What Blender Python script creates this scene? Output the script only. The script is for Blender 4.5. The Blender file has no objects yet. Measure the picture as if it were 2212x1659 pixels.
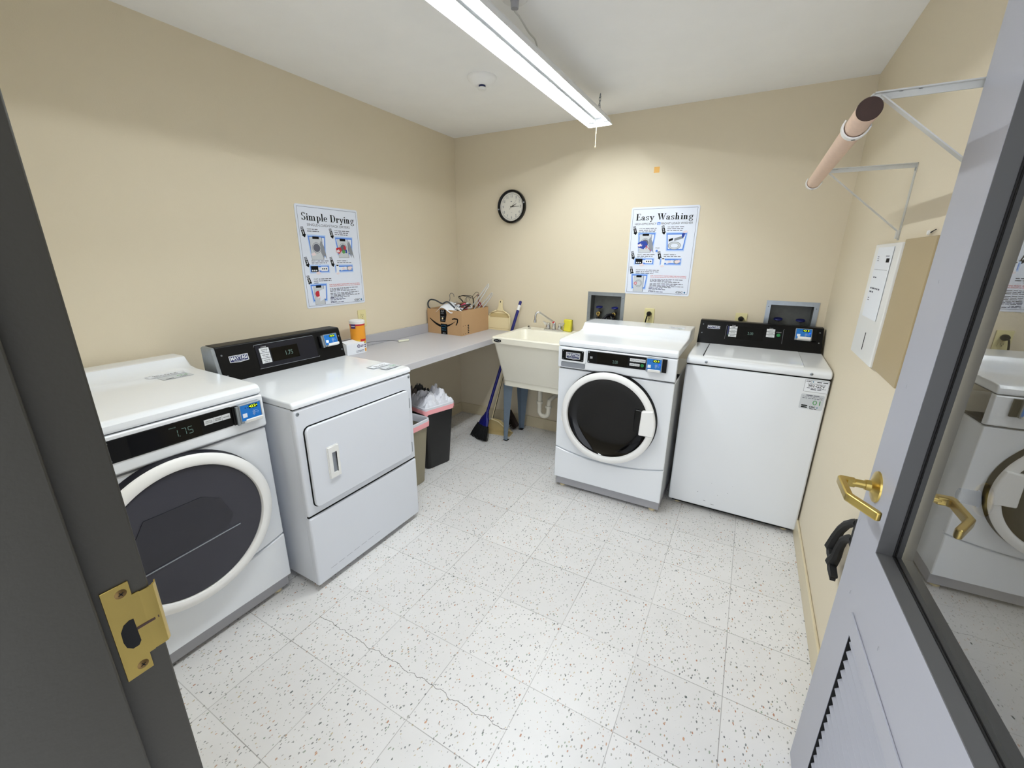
import bpy, bmesh, math, random
from mathutils import Vector, Matrix
S = bpy.context.scene
R = math.radians
PI = math.pi
# ---------------------------------------------------------------- camera
CAM = (2.3374, -3.1828, 1.4799)
YAW, PITCH, ROLL, FPX = 0.5063, -0.2960, 0.0099, 903.7
def make_camera():
    cy, sy, cp, sp, cr, sr = (math.cos(YAW), math.sin(YAW), math.cos(PITCH), math.sin(PITCH), math.cos(ROLL), math.sin(ROLL))
    f = Vector((-sy, cy, 0)); r = Vector((cy, sy, 0)); u = Vector((0, 0, 1))
    F = f * cp + u * sp; U = u * cp - f * sp
    r2 = r * cr + U * sr; u2 = -r * sr + U * cr
    m = Matrix((r2, u2, -F)).transposed().to_4x4(); m.translation = Vector(CAM)
    cd = bpy.data.cameras.new('camera'); cd.sensor_fit = 'HORIZONTAL'; cd.sensor_width = 36
    cd.lens = FPX * 36 / 2212; cd.clip_start = 0.02
    o = bpy.data.objects.new('camera', cd); S.collection.objects.link(o); o.matrix_world = m; S.camera = o
make_camera()
w = bpy.data.worlds.new('world'); S.world = w; w.use_nodes = True
w.node_tree.nodes['Background'].inputs[0].default_value = (0.86, 0.91, 1.0, 1)
w.node_tree.nodes['Background'].inputs[1].default_value = 1.9  # cool ambient fill through the doorway, added to brighten the room, source unseen
TUBE_STRENGTH = 70.0
S.view_settings.view_transform = 'Standard'; S.view_settings.look = 'None'
S.view_settings.gamma = 1.0; S.view_settings.use_curve_mapping = False
S.view_settings.exposure = 0.40
W, H, YF = 2.7633, 2.4133, -3.042      # right wall, ceiling, room face of the front wall
random.seed(7)
# ---------------------------------------------------------------- materials
def srgb(c):
    if isinstance(c, str): c = tuple(int(c[i:i+2], 16) / 255 for i in (0, 2, 4))
    return tuple((x / 12.92 if x <= .04045 else ((x + .055) / 1.055) ** 2.4) for x in c)
MATS = {}
def mat(name, col, rough=.5, metal=0, coat=0, emit=0, bump=None, alpha=1, trans=0, spec=.5, var=None, ecol=None):
    m = bpy.data.materials.new(name); m.use_nodes = True; nt = m.node_tree; b = nt.nodes['Principled BSDF']
    c = srgb(col) + (1,)
    b.inputs['Base Color'].default_value = c; b.inputs['Roughness'].default_value = rough
    b.inputs['Metallic'].default_value = metal; b.inputs['Coat Weight'].default_value = coat
    b.inputs['Coat Roughness'].default_value = .08
    b.inputs['Specular IOR Level'].default_value = spec
    b.inputs['Alpha'].default_value = alpha; b.inputs['Transmission Weight'].default_value = trans
    if emit:
        b.inputs['Emission Color'].default_value = (srgb(ecol) + (1,)) if ecol else c; b.inputs['Emission Strength'].default_value = emit
    tc = nt.nodes.new('ShaderNodeTexCoord')
    nz = nt.nodes.new('ShaderNodeTexNoise'); nt.links.new(tc.outputs['Object'], nz.inputs['Vector'])
    v = var or (6, .03)
    nz.inputs['Scale'].default_value = v[0]; nz.inputs['Detail'].default_value = 4
    mx = nt.nodes.new('ShaderNodeMix'); mx.data_type = 'RGBA'
    mx.inputs[6].default_value = tuple(x * (1 - v[1]) for x in c[:3]) + (1,)
    mx.inputs[7].default_value = tuple(min(1, x * (1 + v[1])) for x in c[:3]) + (1,)
    nt.links.new(nz.outputs['Fac'], mx.inputs[0]); nt.links.new(mx.outputs[2], b.inputs['Base Color'])
    if bump:
        n2 = nt.nodes.new('ShaderNodeTexNoise'); n2.inputs['Scale'].default_value = bump[0]; n2.inputs['Detail'].default_value = 3
        nt.links.new(tc.outputs['Object'], n2.inputs['Vector'])
        bp = nt.nodes.new('ShaderNodeBump'); bp.inputs['Strength'].default_value = bump[1]; bp.inputs['Distance'].default_value = bump[2] if len(bump) > 2 else .002
        nt.links.new(n2.outputs['Fac'], bp.inputs['Height']); nt.links.new(bp.outputs[0], b.inputs['Normal'])
    MATS[name] = m; return m
mat('wall', (.885, .84, .745), .62, bump=(180, .25, .0015), var=(1.5, .02), spec=.35)
mat('ceiling', (.97, .97, .965), .9, bump=(220, .2, .001), spec=.2)
mat('base', (.84, .79, .67), .4, var=(9, .05))
mat('enamel', (.93, .945, .965), .22, coat=.5, var=(3, .012))
mat('enamel2', (.88, .895, .925), .35, var=(3, .02))
mat('ring', (.96, .96, .955), .3, var=(3, .01))
mat('plinth', (.66, .66, .68), .45, var=(14, .05))
mat('black', (.02, .02, .025), .38, spec=.22); mat('black2', (.09, .09, .12), .42, spec=.25)
mat('gloss_black', (.006, .006, .008), .12, spec=.3)
mat('rubber', (.045, .045, .05), .7); mat('gap', (.015, .015, .015), .9)
mat('tub', (.97, .955, .895), .3, var=(2, .02)); mat('pvc', (.9, .88, .82), .35)
mat('steel', (.62, .65, .68), .38, metal=.8, var=(30, .15)); mat('steel_dark', (.42, .43, .42), .55, metal=.4, var=(40, .25))
mat('zinc_leg', (.48, .54, .60), .45, metal=.25, var=(30, .1))
mat('chrome', (.85, .85, .86), .12, metal=1); mat('bracket', (.80, .80, .78), .4, metal=.15)
mat('brass', (.80, .70, .40), .28, metal=1, var=(8, .12), bump=(60, .15, .001)); mat('brass_dark', (.45, .36, .22), .4, metal=.9)
mat('blue', (.04, .06, .42), .4); mat('valve_blue', (.06, .09, .40), .4)
mat('bead_paint', (.33, .33, .33), .42); mat('beige_panel', (.69, .62, .48), .5); mat('grey_paint', (.66, .665, .70), .42, bump=(90, .12, .001), var=(4, .03)); mat('frame_shaded', (.205, .195, .165), .45, bump=(150, .2, .001), var=(5, .05))  # frame darker than the door paint: jamb shade put into its colour
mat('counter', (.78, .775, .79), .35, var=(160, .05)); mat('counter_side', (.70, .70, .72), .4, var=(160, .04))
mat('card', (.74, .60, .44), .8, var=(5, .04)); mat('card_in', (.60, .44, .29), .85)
mat('ink', (.03, .03, .04), .7, spec=.2); mat('ink_grey', (.38, .39, .44), .7); mat('ink_red', (.80, .12, .14), .6); mat('ink_blue', (.30, .52, .88), .6)
mat('ink_navy', (.14, .17, .36), .6); mat('ink_teal', (.10, .45, .62), .5); mat('ink_green', (.32, .62, .36), .6); mat('pale_blue', (.72, .82, .97), .6)
mat('paper', (.93, .945, .97), .55, var=(3, .008)); mat('poster', (.90, .925, .975), .3, var=(3, .008)); mat('pgrey', (.80, .82, .84), .5); mat('pgrey2', (.55, .57, .6), .5)
mat('skin_print', (.93, .87, .88), .6); mat('cloth_red', (.75, .15, .2), .7); mat('cloth_blue', (.12, .25, .62), .7); mat('cloth_green', (.35, .62, .3), .7)
mat('button', (.84, .85, .86), .4); mat('green', (.10, .50, .25), .4); mat('card_blue', (.06, .45, .78), .35)
mat('led', (.75, .9, .1), .5, emit=1.2, ecol=(.8, .95, .1)); mat('led_dim', (.25, .32, .30), .5, emit=.25, ecol=(.45, .6, .55)); mat('led_blue', (.1, .2, 1), .5, emit=2.5, ecol=(.1, .2, 1))
mat('dark_glass', (.010, .010, .013), .07, spec=.38); mat('dark_glass2', (.225, .225, .26), .2, spec=.35, var=(3, .15)); mat('drum', (.185, .185, .215), .3, spec=.35)
mat('wood_rod', (.87, .75, .66), .5, var=(70, .10)); mat('wood_end', (.22, .13, .09), .6, var=(60, .25))
mat('white_pl', (.93, .93, .92), .35); mat('ivory', (.90, .86, .64), .35); mat('cream', (.93, .87, .70), .4); mat('cream2', (.80, .72, .52), .45)
mat('clock_face', (.93, .92, .88), .5); mat('yellow', (.90, .86, .25), .75, bump=(120, .4, .002)); mat('yellow_dk', (.55, .52, .12), .9)
mat('bristle', (.05, .055, .06), .85, var=(80, .4)); mat('bristle_br', (.16, .11, .09), .9, var=(80, .3))
mat('bag', (.93, .935, .965), .3, alpha=.88, spec=.6); mat('bag_pink', (.97, .68, .70), .4); mat('bag_dark', (.10, .10, .12), .35); mat('bag_brown', (.38, .34, .32), .6)
mat('bin_tan', (.58, .55, .46), .5); mat('bin_black', (.03, .03, .035), .4)
mat('orange', (.93, .62, .16), .4, var=(8, .08)); mat('orange2', (.90, .74, .25), .4); mat('purple', (.30, .18, .42), .5)
mat('clear_pl', (.90, .91, .92), .15, alpha=.7); mat('pink', (.85, .30, .42), .4); mat('dark_red', (.55, .08, .18), .4); mat('brown_wood', (.45, .30, .18), .5); mat('tan_pl', (.80, .68, .5), .45); mat('grey_velvet', (.24, .26, .27), .9)
mat('adapter', (.90, .90, .82), .4); mat('wire', (.35, .35, .37), .4, metal=.3); mat('cord_white', (.80, .80, .78), .5)
mat('fixture', (.93, .94, .95), .35); mat('sticky', (.93, .72, .38), .6); mat('bumper_rub', (.50, .54, .60), .6)
mat('tube', (1, 1, 1), .5, emit=TUBE_STRENGTH, ecol=(.965, .99, 1))
# door glass: reflection grows with the glancing angle, the rest passes straight through
def glass_mat():
    m = bpy.data.materials.new('door_glass'); m.use_nodes = True; nt = m.node_tree; nt.nodes.clear()
    o = nt.nodes.new('ShaderNodeOutputMaterial'); mx = nt.nodes.new('ShaderNodeMixShader')
    t = nt.nodes.new('ShaderNodeBsdfTransparent'); t.inputs[0].default_value = (.90, .92, .90, 1)
    g = nt.nodes.new('ShaderNodeBsdfGlossy'); g.inputs['Roughness'].default_value = 0.0
    f = nt.nodes.new('ShaderNodeFresnel'); f.inputs[0].default_value = 1.9
    mm = nt.nodes.new('ShaderNodeMath'); mm.operation = 'MULTIPLY'; mm.inputs[1].default_value = 2.3; mm.use_clamp = True
    nt.links.new(f.outputs[0], mm.inputs[0]); nt.links.new(mm.outputs[0], mx.inputs[0])
    nt.links.new(t.outputs[0], mx.inputs[1]); nt.links.new(g.outputs[0], mx.inputs[2]); nt.links.new(mx.outputs[0], o.inputs[0])
    MATS['door_glass'] = m
glass_mat()
def floor_mat():
    m = bpy.data.materials.new('floor_tile'); m.use_nodes = True; nt = m.node_tree; b = nt.nodes['Principled BSDF']
    N = nt.nodes.new; L = nt.links.new
    tc = N('ShaderNodeTexCoord'); sep = N('ShaderNodeSeparateXYZ'); L(tc.outputs['Object'], sep.inputs[0])
    def M(op, a, b_=None, c=None, clamp=False):
        n = N('ShaderNodeMath'); n.operation = op; n.use_clamp = clamp
        for i, v in enumerate((a, b_, c)):
            if v is None: continue
            if isinstance(v, (int, float)): n.inputs[i].default_value = v
            else: L(v, n.inputs[i])
        return n.outputs[0]
    def mixc(f, a, c):
        n = N('ShaderNodeMix'); n.data_type = 'RGBA'
        L(f, n.inputs[0]) if not isinstance(f, float) else None
        for i, v in ((6, a), (7, c)):
            if isinstance(v, tuple): n.inputs[i].default_value = v + (1,)
            else: L(v, n.inputs[i])
        return n.outputs[2]
    X, Y = sep.outputs[0], sep.outputs[1]
    T = .3048
    def gap(v, off):
        p = M('PINGPONG', M('SUBTRACT', v, off), T / 2)   # 0 on a joint, T/2 mid-tile
        return p
    gx = gap(X, 1.5518); gy = gap(Y, -2.1651)
    nl = N('ShaderNodeTexNoise'); nl.inputs['Scale'].default_value = 2.2; L(tc.outputs['Object'], nl.inputs['Vector'])
    line = M('LESS_THAN', M('MINIMUM', gx, gy), .0013)
    line = M('MULTIPLY', line, M('MULTIPLY_ADD', nl.outputs['Fac'], 1.6, -.25, True))
    # per-tile tone
    cb = N('ShaderNodeCombineXYZ')
    L(M('FLOOR', M('DIVIDE', M('SUBTRACT', X, 1.5518), T)), cb.inputs[0]); L(M('FLOOR', M('DIVIDE', M('SUBTRACT', Y, -2.1651), T)), cb.inputs[1])
    wn = N('ShaderNodeTexWhiteNoise'); wn.noise_dimensions = '2D'; L(cb.outputs[0], wn.inputs['Vector'])
    n1 = N('ShaderNodeTexNoise'); n1.inputs['Scale'].default_value = 9; n1.inputs['Detail'].default_value = 5; L(tc.outputs['Object'], n1.inputs['Vector'])
    tone = M('ADD', M('MULTIPLY', wn.outputs['Value'], .4), M('MULTIPLY', n1.outputs['Fac'], .6))
    col = mixc(tone, srgb((.86, .855, .85)), srgb((.93, .925, .92)))
    # chips: stretched voronoi cells, distorted
    nd = N('ShaderNodeTexNoise'); nd.inputs['Scale'].default_value = 130; nd.inputs['Detail'].default_value = 2; L(tc.outputs['Object'], nd.inputs['Vector'])
    def chips(scale, rad, dens, rot, cols):
        nonlocal col
        mp = N('ShaderNodeMapping'); mp.inputs['Rotation'].default_value = (0, 0, rot); mp.inputs['Scale'].default_value = (scale, scale * .55, 0)
        ad = N('ShaderNodeVectorMath'); ad.operation = 'MULTIPLY_ADD'; ad.inputs[1].default_value = (.006, .006, 0)
        L(nd.outputs['Color'], ad.inputs[0]); L(tc.outputs['Object'], ad.inputs[2]); L(ad.outputs[0], mp.inputs[0])
        vo = N('ShaderNodeTexVoronoi'); vo.voronoi_dimensions = '2D'; vo.inputs['Scale'].default_value = 1; L(mp.outputs[0], vo.inputs['Vector'])
        sc = N('ShaderNodeSeparateColor'); L(vo.outputs['Color'], sc.inputs[0])
        r = M('MULTIPLY', sc.outputs[0], rad)
        mask = M('MULTIPLY', M('LESS_THAN', vo.outputs['Distance'], r), M('LESS_THAN', sc.outputs[1], dens))
        cr = N('ShaderNodeValToRGB'); cr.color_ramp.interpolation = 'CONSTANT'
        el = cr.color_ramp.elements
        while len(el) < len(cols): el.new(.5)
        for i, (p, c) in enumerate(cols): el[i].position = p; el[i].color = srgb(c) + (1,)
        L(sc.outputs[2], cr.inputs[0])
        col = mixc(M('MULTIPLY', mask, .85), col, cr.outputs[0])
    P = [(0, (.50, .50, .49)), (.3, (.62, .62, .59)), (.52, (.74, .58, .46)), (.66, (.38, .40, .41)), (.80, (.54, .60, .52)), (.90, (.76, .70, .56))]
    chips(120, .30, .34, .5, P); chips(80, .20, .30, -.7, P)
    chips(40, .13, .26, .2, [(0, (.68, .42, .26)), (.35, (.35, .38, .36)), (.6, (.78, .55, .38)), (.8, (.25, .3, .3))])
    col = mixc(M('MULTIPLY', line, .75), col, (.10, .085, .07))
    # two long hairline cracks running across tiles
    def crack(y0, x0, x1, seed):
        nonlocal col
        n = N('ShaderNodeTexNoise'); n.noise_dimensions = '1D'; n.inputs['Scale'].default_value = 14; n.inputs['Detail'].default_value = 4
        L(M('ADD', X, seed), n.inputs['W'])
        d = M('ABSOLUTE', M('SUBTRACT', Y, M('MULTIPLY_ADD', n.outputs['Fac'], .04, y0 - .02)))
        k = M('MULTIPLY', M('LESS_THAN', d, .0011), M('MULTIPLY', M('GREATER_THAN', X, x0), M('LESS_THAN', X, x1)))
        col = mixc(M('MULTIPLY', k, .8), col, (.08, .07, .06))
    crack(-2.335, .94, 1.86, 3.1); crack(-1.112, 1.86, 2.34, 8.7)
    L(col, b.inputs['Base Color']); b.inputs['Roughness'].default_value = .30; b.inputs['Specular IOR Level'].default_value = .45
    n3 = N('ShaderNodeTexNoise'); n3.inputs['Scale'].default_value = 30; L(tc.outputs['Object'], n3.inputs['Vector'])
    L(M('MULTIPLY_ADD', n3.outputs['Fac'], .25, .22), b.inputs['Roughness'])
    MATS['floor_tile'] = m
floor_mat()
# ---------------------------------------------------------------- mesh builder
class MB:
    def __init__(s): s.v = []; s.f = []; s.m = []; s.sm = []; s.mats = []; s.xf = Matrix()
    def mi(s, m):
        if m not in s.mats: s.mats.append(m)
        return s.mats.index(m)
    def add(s, vs, fs, m, smooth=False):
        k = len(s.v); i = s.mi(m)
        s.v += [tuple(s.xf @ Vector(p)) for p in vs]
        for f in fs: s.f.append([a + k for a in f]); s.m.append(i); s.sm.append(smooth)
        return s
    def box(s, a, b, m):
        x0, x1 = sorted((a[0], b[0])); y0, y1 = sorted((a[1], b[1])); z0, z1 = sorted((a[2], b[2]))
        return s.add([(x0, y0, z0), (x1, y0, z0), (x1, y1, z0), (x0, y1, z0), (x0, y0, z1), (x1, y0, z1), (x1, y1, z1), (x0, y1, z1)],
              [(0, 3, 2, 1), (4, 5, 6, 7), (0, 1, 5, 4), (1, 2, 6, 5), (2, 3, 7, 6), (3, 0, 4, 7)], m)
    def prism(s, pts, ax, a, b, m, smooth=False):
        """polygon pts extruded from a to b along axis ax; pts are the two remaining coordinates in x,y,z order"""
        def P(p, t): return {'x': (t, p[0], p[1]), 'y': (p[0], t, p[1]), 'z': (p[0], p[1], t)}[ax]
        n = len(pts); vs = [P(p, a) for p in pts] + [P(p, b) for p in pts]
        s.add(vs, [], m); k = len(s.v) - 2 * n; i = s.mi(m)
        for f, q in [(list(range(n))[::-1], False), (list(range(n, 2 * n)), False)] + [([j, (j + 1) % n, n + (j + 1) % n, n + j], smooth) for j in range(n)]:
            s.f.append([z + k for z in f]); s.m.append(i); s.sm.append(q)
        return s
    def tube(s, pts, r, m, n=8, closed=False, caps=True, flat=None):
        pts = [Vector(p) for p in pts]; N = len(pts); rs = r if isinstance(r, (list, tuple)) else [r] * N
        vs = []; prev = None
        for i, p in enumerate(pts):
            if closed: d = pts[(i + 1) % N] - pts[i - 1]
            else: d = pts[min(i + 1, N - 1)] - pts[max(i - 1, 0)]
            d.normalize()
            if prev is None:
                u = d.orthogonal().normalized() if flat is None else (Vector(flat) - d * Vector(flat).dot(d)).normalized()
            else:
                u = prev - d * prev.dot(d); u.normalize()
            prev = u; v = d.cross(u)
            for k in range(n):
                t = 2 * PI * k / n; vs.append(p + (u * math.cos(t) + v * math.sin(t)) * rs[i])
        fs = []
        for i in range(N if closed else N - 1):
            j = (i + 1) % N
            for k in range(n): fs.append((i * n + k, i * n + (k + 1) % n, j * n + (k + 1) % n, j * n + k))
        s.add(vs, fs, m, True)
        if caps and not closed:
            k0 = len(s.v) - len(vs); i = s.mi(m)
            s.f.append([k0 + k for k in range(n)][::-1]); s.m.append(i); s.sm.append(False)
            s.f.append([k0 + (N - 1) * n + k for k in range(n)]); s.m.append(i); s.sm.append(False)
        return s
    def lathe(s, prof, c, ax, m, n=48, a0=0, a1=2 * PI, sharp=False):
        """prof: (radius, height along axis)"""
        ax = Vector(ax).normalized(); u = ax.orthogonal().normalized()
        if abs(ax.y) > .9: u = Vector((1, 0, 0))
        v = ax.cross(u); c = Vector(c); full = abs(a1 - a0 - 2 * PI) < 1e-6; K = n if full else n + 1
        vs = [];
        for k in range(K):
            t = a0 + (a1 - a0) * k / n
            for r, h in prof: vs.append(c + (u * math.cos(t) + v * math.sin(t)) * r + ax * h)
        q = len(prof); fs = []
        for k in range(n):
            k2 = (k + 1) % K
            for j in range(q - 1): fs.append((k * q + j, k2 * q + j, k2 * q + j + 1, k * q + j + 1))
        return s.add(vs, fs, m, not sharp)
    def quad(s, p, m): return s.add(p, [tuple(range(len(p)))], m)
    def build(s, name, parent=None, bevel=0, seg=2, loc=None):
        me = bpy.data.meshes.new(name); me.from_pydata([tuple(p) for p in s.v], [], s.f)
        for k in s.mats: me.materials.append(MATS[k])
        for i, p in enumerate(me.polygons): p.material_index = s.m[i]; p.use_smooth = s.sm[i]
        b = bmesh.new(); b.from_mesh(me); bmesh.ops.remove_doubles(b, verts=b.verts, dist=1e-6); bmesh.ops.recalc_face_normals(b, faces=b.faces)
        for e in b.edges:
            if len(e.link_faces) == 2 and e.calc_face_angle(0) > .62: e.smooth = False
        b.to_mesh(me); b.free()
        o = bpy.data.objects.new(name, me); S.collection.objects.link(o)
        if parent: o.parent = parent
        if loc: o.location = loc
        if bevel:
            md = o.modifiers.new('bevel', 'BEVEL'); md.width = bevel; md.segments = seg; md.limit_method = 'ANGLE'; md.angle_limit = R(40)
            md.harden_normals = False
            for p in me.polygons: p.use_smooth = True
            w_ = o.modifiers.new('wn', 'WEIGHTED_NORMAL'); w_.keep_sharp = True
        return o
def thing(name, label, cat, loc=(0, 0, 0), rz=0, group=None):
    o = bpy.data.objects.new(name, None); S.collection.objects.link(o); o.location = loc; o.rotation_euler = (0, 0, rz)
    o.empty_display_size = .05
    o['label'] = label; o['category'] = cat
    if group: o['group'] = group
    return o
def tag(o, label, cat, group=None):
    o['label'] = label; o['category'] = cat
    if group: o['group'] = group
    return o
def struct(o): o['kind'] = 'structure'; return o
def smooth_path(P, k=5):
    P = [Vector(p) for p in P]; out = []
    for i in range(len(P) - 1):
        a, b_, c, d = P[max(i - 1, 0)], P[i], P[i + 1], P[min(i + 2, len(P) - 1)]
        for j in range(k):
            t = j / k; out.append(.5 * (2 * b_ + (c - a) * t + (2 * a - 5 * b_ + 4 * c - d) * t * t + (3 * b_ - a - 3 * c + d) * t ** 3))
    return out + [P[-1]]
def rr(x0, z0, x1, z1, r, n=5):
    P = []
    for cx, cz, a in ((x1 - r, z1 - r, 0), (x0 + r, z1 - r, 90), (x0 + r, z0 + r, 180), (x1 - r, z0 + r, 270)):
        for k in range(n + 1):
            t = R(a + 90 * k / n); P.append((cx + r * math.cos(t), cz + r * math.sin(t)))
    return P
# text set in the built-in font, fitted to a box in the local XZ plane facing -Y
_tc = {}
def text_geo(s, bold=0, shear=0):
    key = (s, bold, shear)
    if key in _tc: return _tc[key]
    c = bpy.data.curves.new('t', 'FONT'); c.body = s; c.offset = bold; c.shear = shear; c.resolution_u = 3
    o = bpy.data.objects.new('t', c); S.collection.objects.link(o)
    dg = bpy.context.evaluated_depsgraph_get(); me = o.evaluated_get(dg).to_mesh()
    vs = [tuple(v.co) for v in me.vertices]; fs = [tuple(p.vertices) for p in me.polygons]
    o.evaluated_get(dg).to_mesh_clear(); bpy.data.objects.remove(o); bpy.data.curves.remove(c)
    xs = [v[0] for v in vs]; ys = [v[1] for v in vs]
    _tc[key] = (vs, fs, min(xs), max(xs), min(ys), max(ys)); return _tc[key]
def put_text(mb, s, x, z, w_, h, y, m, bold=0, shear=0):
    """text filling the box x..x+w, z..z+h on the plane y"""
    vs, fs, x0, x1, y0, y1 = text_geo(s, bold, shear)
    sx = w_ / (x1 - x0); sy = h / (y1 - y0)
    mb.add([(x + (v[0] - x0) * sx, y, z + (v[1] - y0) * sy) for v in vs], fs, m)
def dashes(mb, x, z, w_, h, y, m, seed=0):
    """a line too small to read: word-long strokes"""
    rd = random.Random(seed); t = x
    while t < x + w_ - h:
        l = min(rd.uniform(2, 7) * h, x + w_ - t); mb.quad([(t, y, z), (t + l, y, z), (t + l, y, z + h), (t, y, z + h)], m); t += l + h * 1.1
def plate(mb, x0, z0, x1, z1, y, m, t=.001, r=.002): mb.prism(rr(x0, z0, x1, z1, r, 3), 'y', y, y - t, m)
# ---------------------------------------------------------------- setting
def slab(name, boxes, m, bevel=0):
    b = MB()
    for a, c in boxes: b.box(a, c, m)
    return struct(b.build(name, bevel=bevel))
slab('floor', [((-.15, -4.6, -.05), (W + .15, .15, 0))], 'floor_tile')
slab('ceiling', [((-.15, -3.17, H), (W + .15, .15, H + .08))], 'ceiling')
slab('wall_left', [((-.12, -3.17, 0), (0, .12, H))], 'wall')
slab('wall_right', [((W, -3.17, 0), (W + .12, .12, H))], 'wall')
B1 = (1.268, 1.503, 1.015, 1.200); B2 = (2.468, 2.697, 1.015, 1.200)   # holes for the two water supply boxes
slab('wall_back', [((0, 0, 0), (W, .12, B1[2])), ((0, 0, B1[3]), (W, .12, H)), ((0, 0, B1[2]), (B1[0], .12, B1[3])),
     ((B1[1], 0, B1[2]), (B2[0], .12, B1[3])), ((B2[1], 0, B1[2]), (W, .12, B1[3]))], 'wall')
JX, HX = 1.74, 2.715
slab('wall_front', [((0, -3.16, 0), (JX - .05, YF - .01, H)), ((HX + .03, -3.16, 0), (W, YF - .01, H)), ((JX - .05, -3.16, 2.14), (HX + .03, YF - .01, H))], 'wall')
def baseboard(name, a, c):
    b = MB(); b.box(a, c, 'base'); struct(b.build(name, bevel=.003))
baseboard('baseboard_back', (.001, -.012, 0), (W - .001, -.0005, .10))
baseboard('baseboard_right', (W - .012, -3.02, 0), (W - .0005, -.013, .10))
baseboard('baseboard_left', (.0005, -3.02, 0), (.012, -.013, .10))
# steel door frame: jamb with rabbet and stop, strike side
b = MB()
b.prism([(JX, YF + .012), (JX - .05, YF + .012), (JX - .05, YF), (JX - .02, YF), (JX - .02, -3.17), (JX - .05, -3.17), (JX - .05, -3.185), (JX + .016, -3.185), (JX + .016, -3.082), (JX, -3.082)], 'z', 0, 2.14, 'frame_shaded')
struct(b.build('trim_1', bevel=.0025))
b = MB()
b.prism([(HX, YF + .012), (HX + .045, YF + .012), (HX + .045, YF), (HX + .02, YF), (HX + .02, -3.17), (HX + .045, -3.17), (HX + .045, -3.185), (HX - .016, -3.185), (HX - .016, -3.082), (HX, -3.082)][::-1], 'z', 0, 2.14, 'frame_shaded')
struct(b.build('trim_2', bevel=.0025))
b = MB(); b.box((JX - .05, -3.185, 2.10), (HX + .045, YF + .012, 2.15), 'frame_shaded'); b.box((JX, -3.135, 2.084), (HX, -3.082, 2.10), 'frame_shaded')
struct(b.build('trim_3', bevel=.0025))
# brass strike plate in the jamb
sp = thing('strike_plate', 'brass strike plate with curled lip screwed to the dark door jamb', 'strike plate', (JX, -3.058, 1.04))
b = MB()
# face in local y,z; plate is solid, the hole's shade painted as a dark overlay
z0, z1 = -.066, .066
def sx(x): return x
b.xf = Matrix()
b.prism([(-.016, z0), (.010, z0), (.010, -.044), (.0165, -.044), (.0165, .046), (.010, .046), (.010, z1), (-.016, z1)], 'x', .0002, .002, 'brass')
b.build('plate', sp, bevel=.0004)
b = MB(); pr = [(.0003, .016), (.002, .016), (.0025, .026), (.002, .0305), (-.002, .0345), (-.007, .036), (-.007, .0345), (-.003, .033), (.0003, .029), (.0008, .026)]
b.prism(pr, 'z', -.043, .045, 'brass', True); b.build('lip', sp)
b = MB(); b.prism([(.005, .014), (.006, -.020), (.003, -.025), (-.003, -.025), (-.008, -.019), (-.0095, -.010), (-.009, .004), (-.005, .012), (.001, .015)], 'x', .0019, .0023, 'gap'); b.box((.0019, .0055, -.0035), (.0024, .028, .0), 'wood_end'); b.build('latch_hole_overlay', sp)
for zz in (-.054, .054):
    s_ = MB(); s_.lathe([(0, .0030), (.0035, .0028), (.0052, .0021), (.0058, .002)], (0, .001, zz), (1, 0, 0), 'brass_dark', 24); s = s_.build('screw', sp)
    c_ = MB()
    for a in (.5, .5 + PI / 2):
        d = Vector((0, math.cos(a), math.sin(a))); e = Vector((0, -d.z, d.y)); q = Vector((.0032, .001, zz))
        c_.quad([q - d * .0028 - e * .0005, q + d * .0028 - e * .0005, q + d * .0028 + e * .0005, q - d * .0028 + e * .0005], 'gap')
    c_.build('slot', s)
# ---------------------------------------------------------------- open door leaf
ang = R(91.5); hx = (2.609 + math.sin(R(1.5)) * 2.98) / math.cos(R(1.5))
dr = bpy.data.objects.new('door_1', None); S.collection.objects.link(dr); dr.location = (hx, -2.98, 0); dr.rotation_euler = (0, 0, ang); dr['kind'] = 'structure'
LW = 1.022; G0, G1, GZ0, GZ1 = .135, .868, .862, 1.93; V0, V1, VZ0, VZ1 = .14, .872, .14, .636
b = MB(); T_ = -.044
for a, c in (((0, T_, .01), (G0, 0, 2.07)), ((G1, T_, VZ1), (LW, 0, 2.07)), ((V1, T_, .01), (LW, 0, VZ1)), ((G0, T_, GZ1), (G1, 0, 2.07)), ((G0, T_, VZ1), (G1, 0, GZ0)), ((V0, T_, .01), (V1, 0, VZ0)), ((G0, T_, .01), (V0, 0, VZ1))):
    b.box(a, c, 'grey_paint')
b.build('leaf', dr)
b = MB()   # beads around the glass, front and back, dark gasket between
for (y0, y1) in ((-.0005, -.028), (-.0345, -.0435)):
    t = .0025
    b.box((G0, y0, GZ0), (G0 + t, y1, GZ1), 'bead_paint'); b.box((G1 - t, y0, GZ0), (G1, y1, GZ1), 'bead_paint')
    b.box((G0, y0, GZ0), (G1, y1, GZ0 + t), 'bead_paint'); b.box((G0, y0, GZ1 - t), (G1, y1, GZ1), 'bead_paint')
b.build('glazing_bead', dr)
b = MB(); t = .005
for (y0, y1) in ((-.028, -.0305),):
    b.box((G0, y0, GZ0), (G0 + t, y1, GZ1), 'rubber'); b.box((G1 - t, y0, GZ0), (G1, y1, GZ1), 'rubber'); b.box((G0, y0, GZ0), (G1, y1, GZ0 + t), 'rubber'); b.box((G0, y0, GZ1 - t), (G1, y1, GZ1), 'rubber')
b.build('gasket', dr)
b = MB(); b.quad([(G0, -.031, GZ0), (G1, -.031, GZ0), (G1, -.031, GZ1), (G0, -.031, GZ1)], 'door_glass'); b.build('glass', dr)
b = MB()   # louvre frame and slats
f = .014
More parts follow.
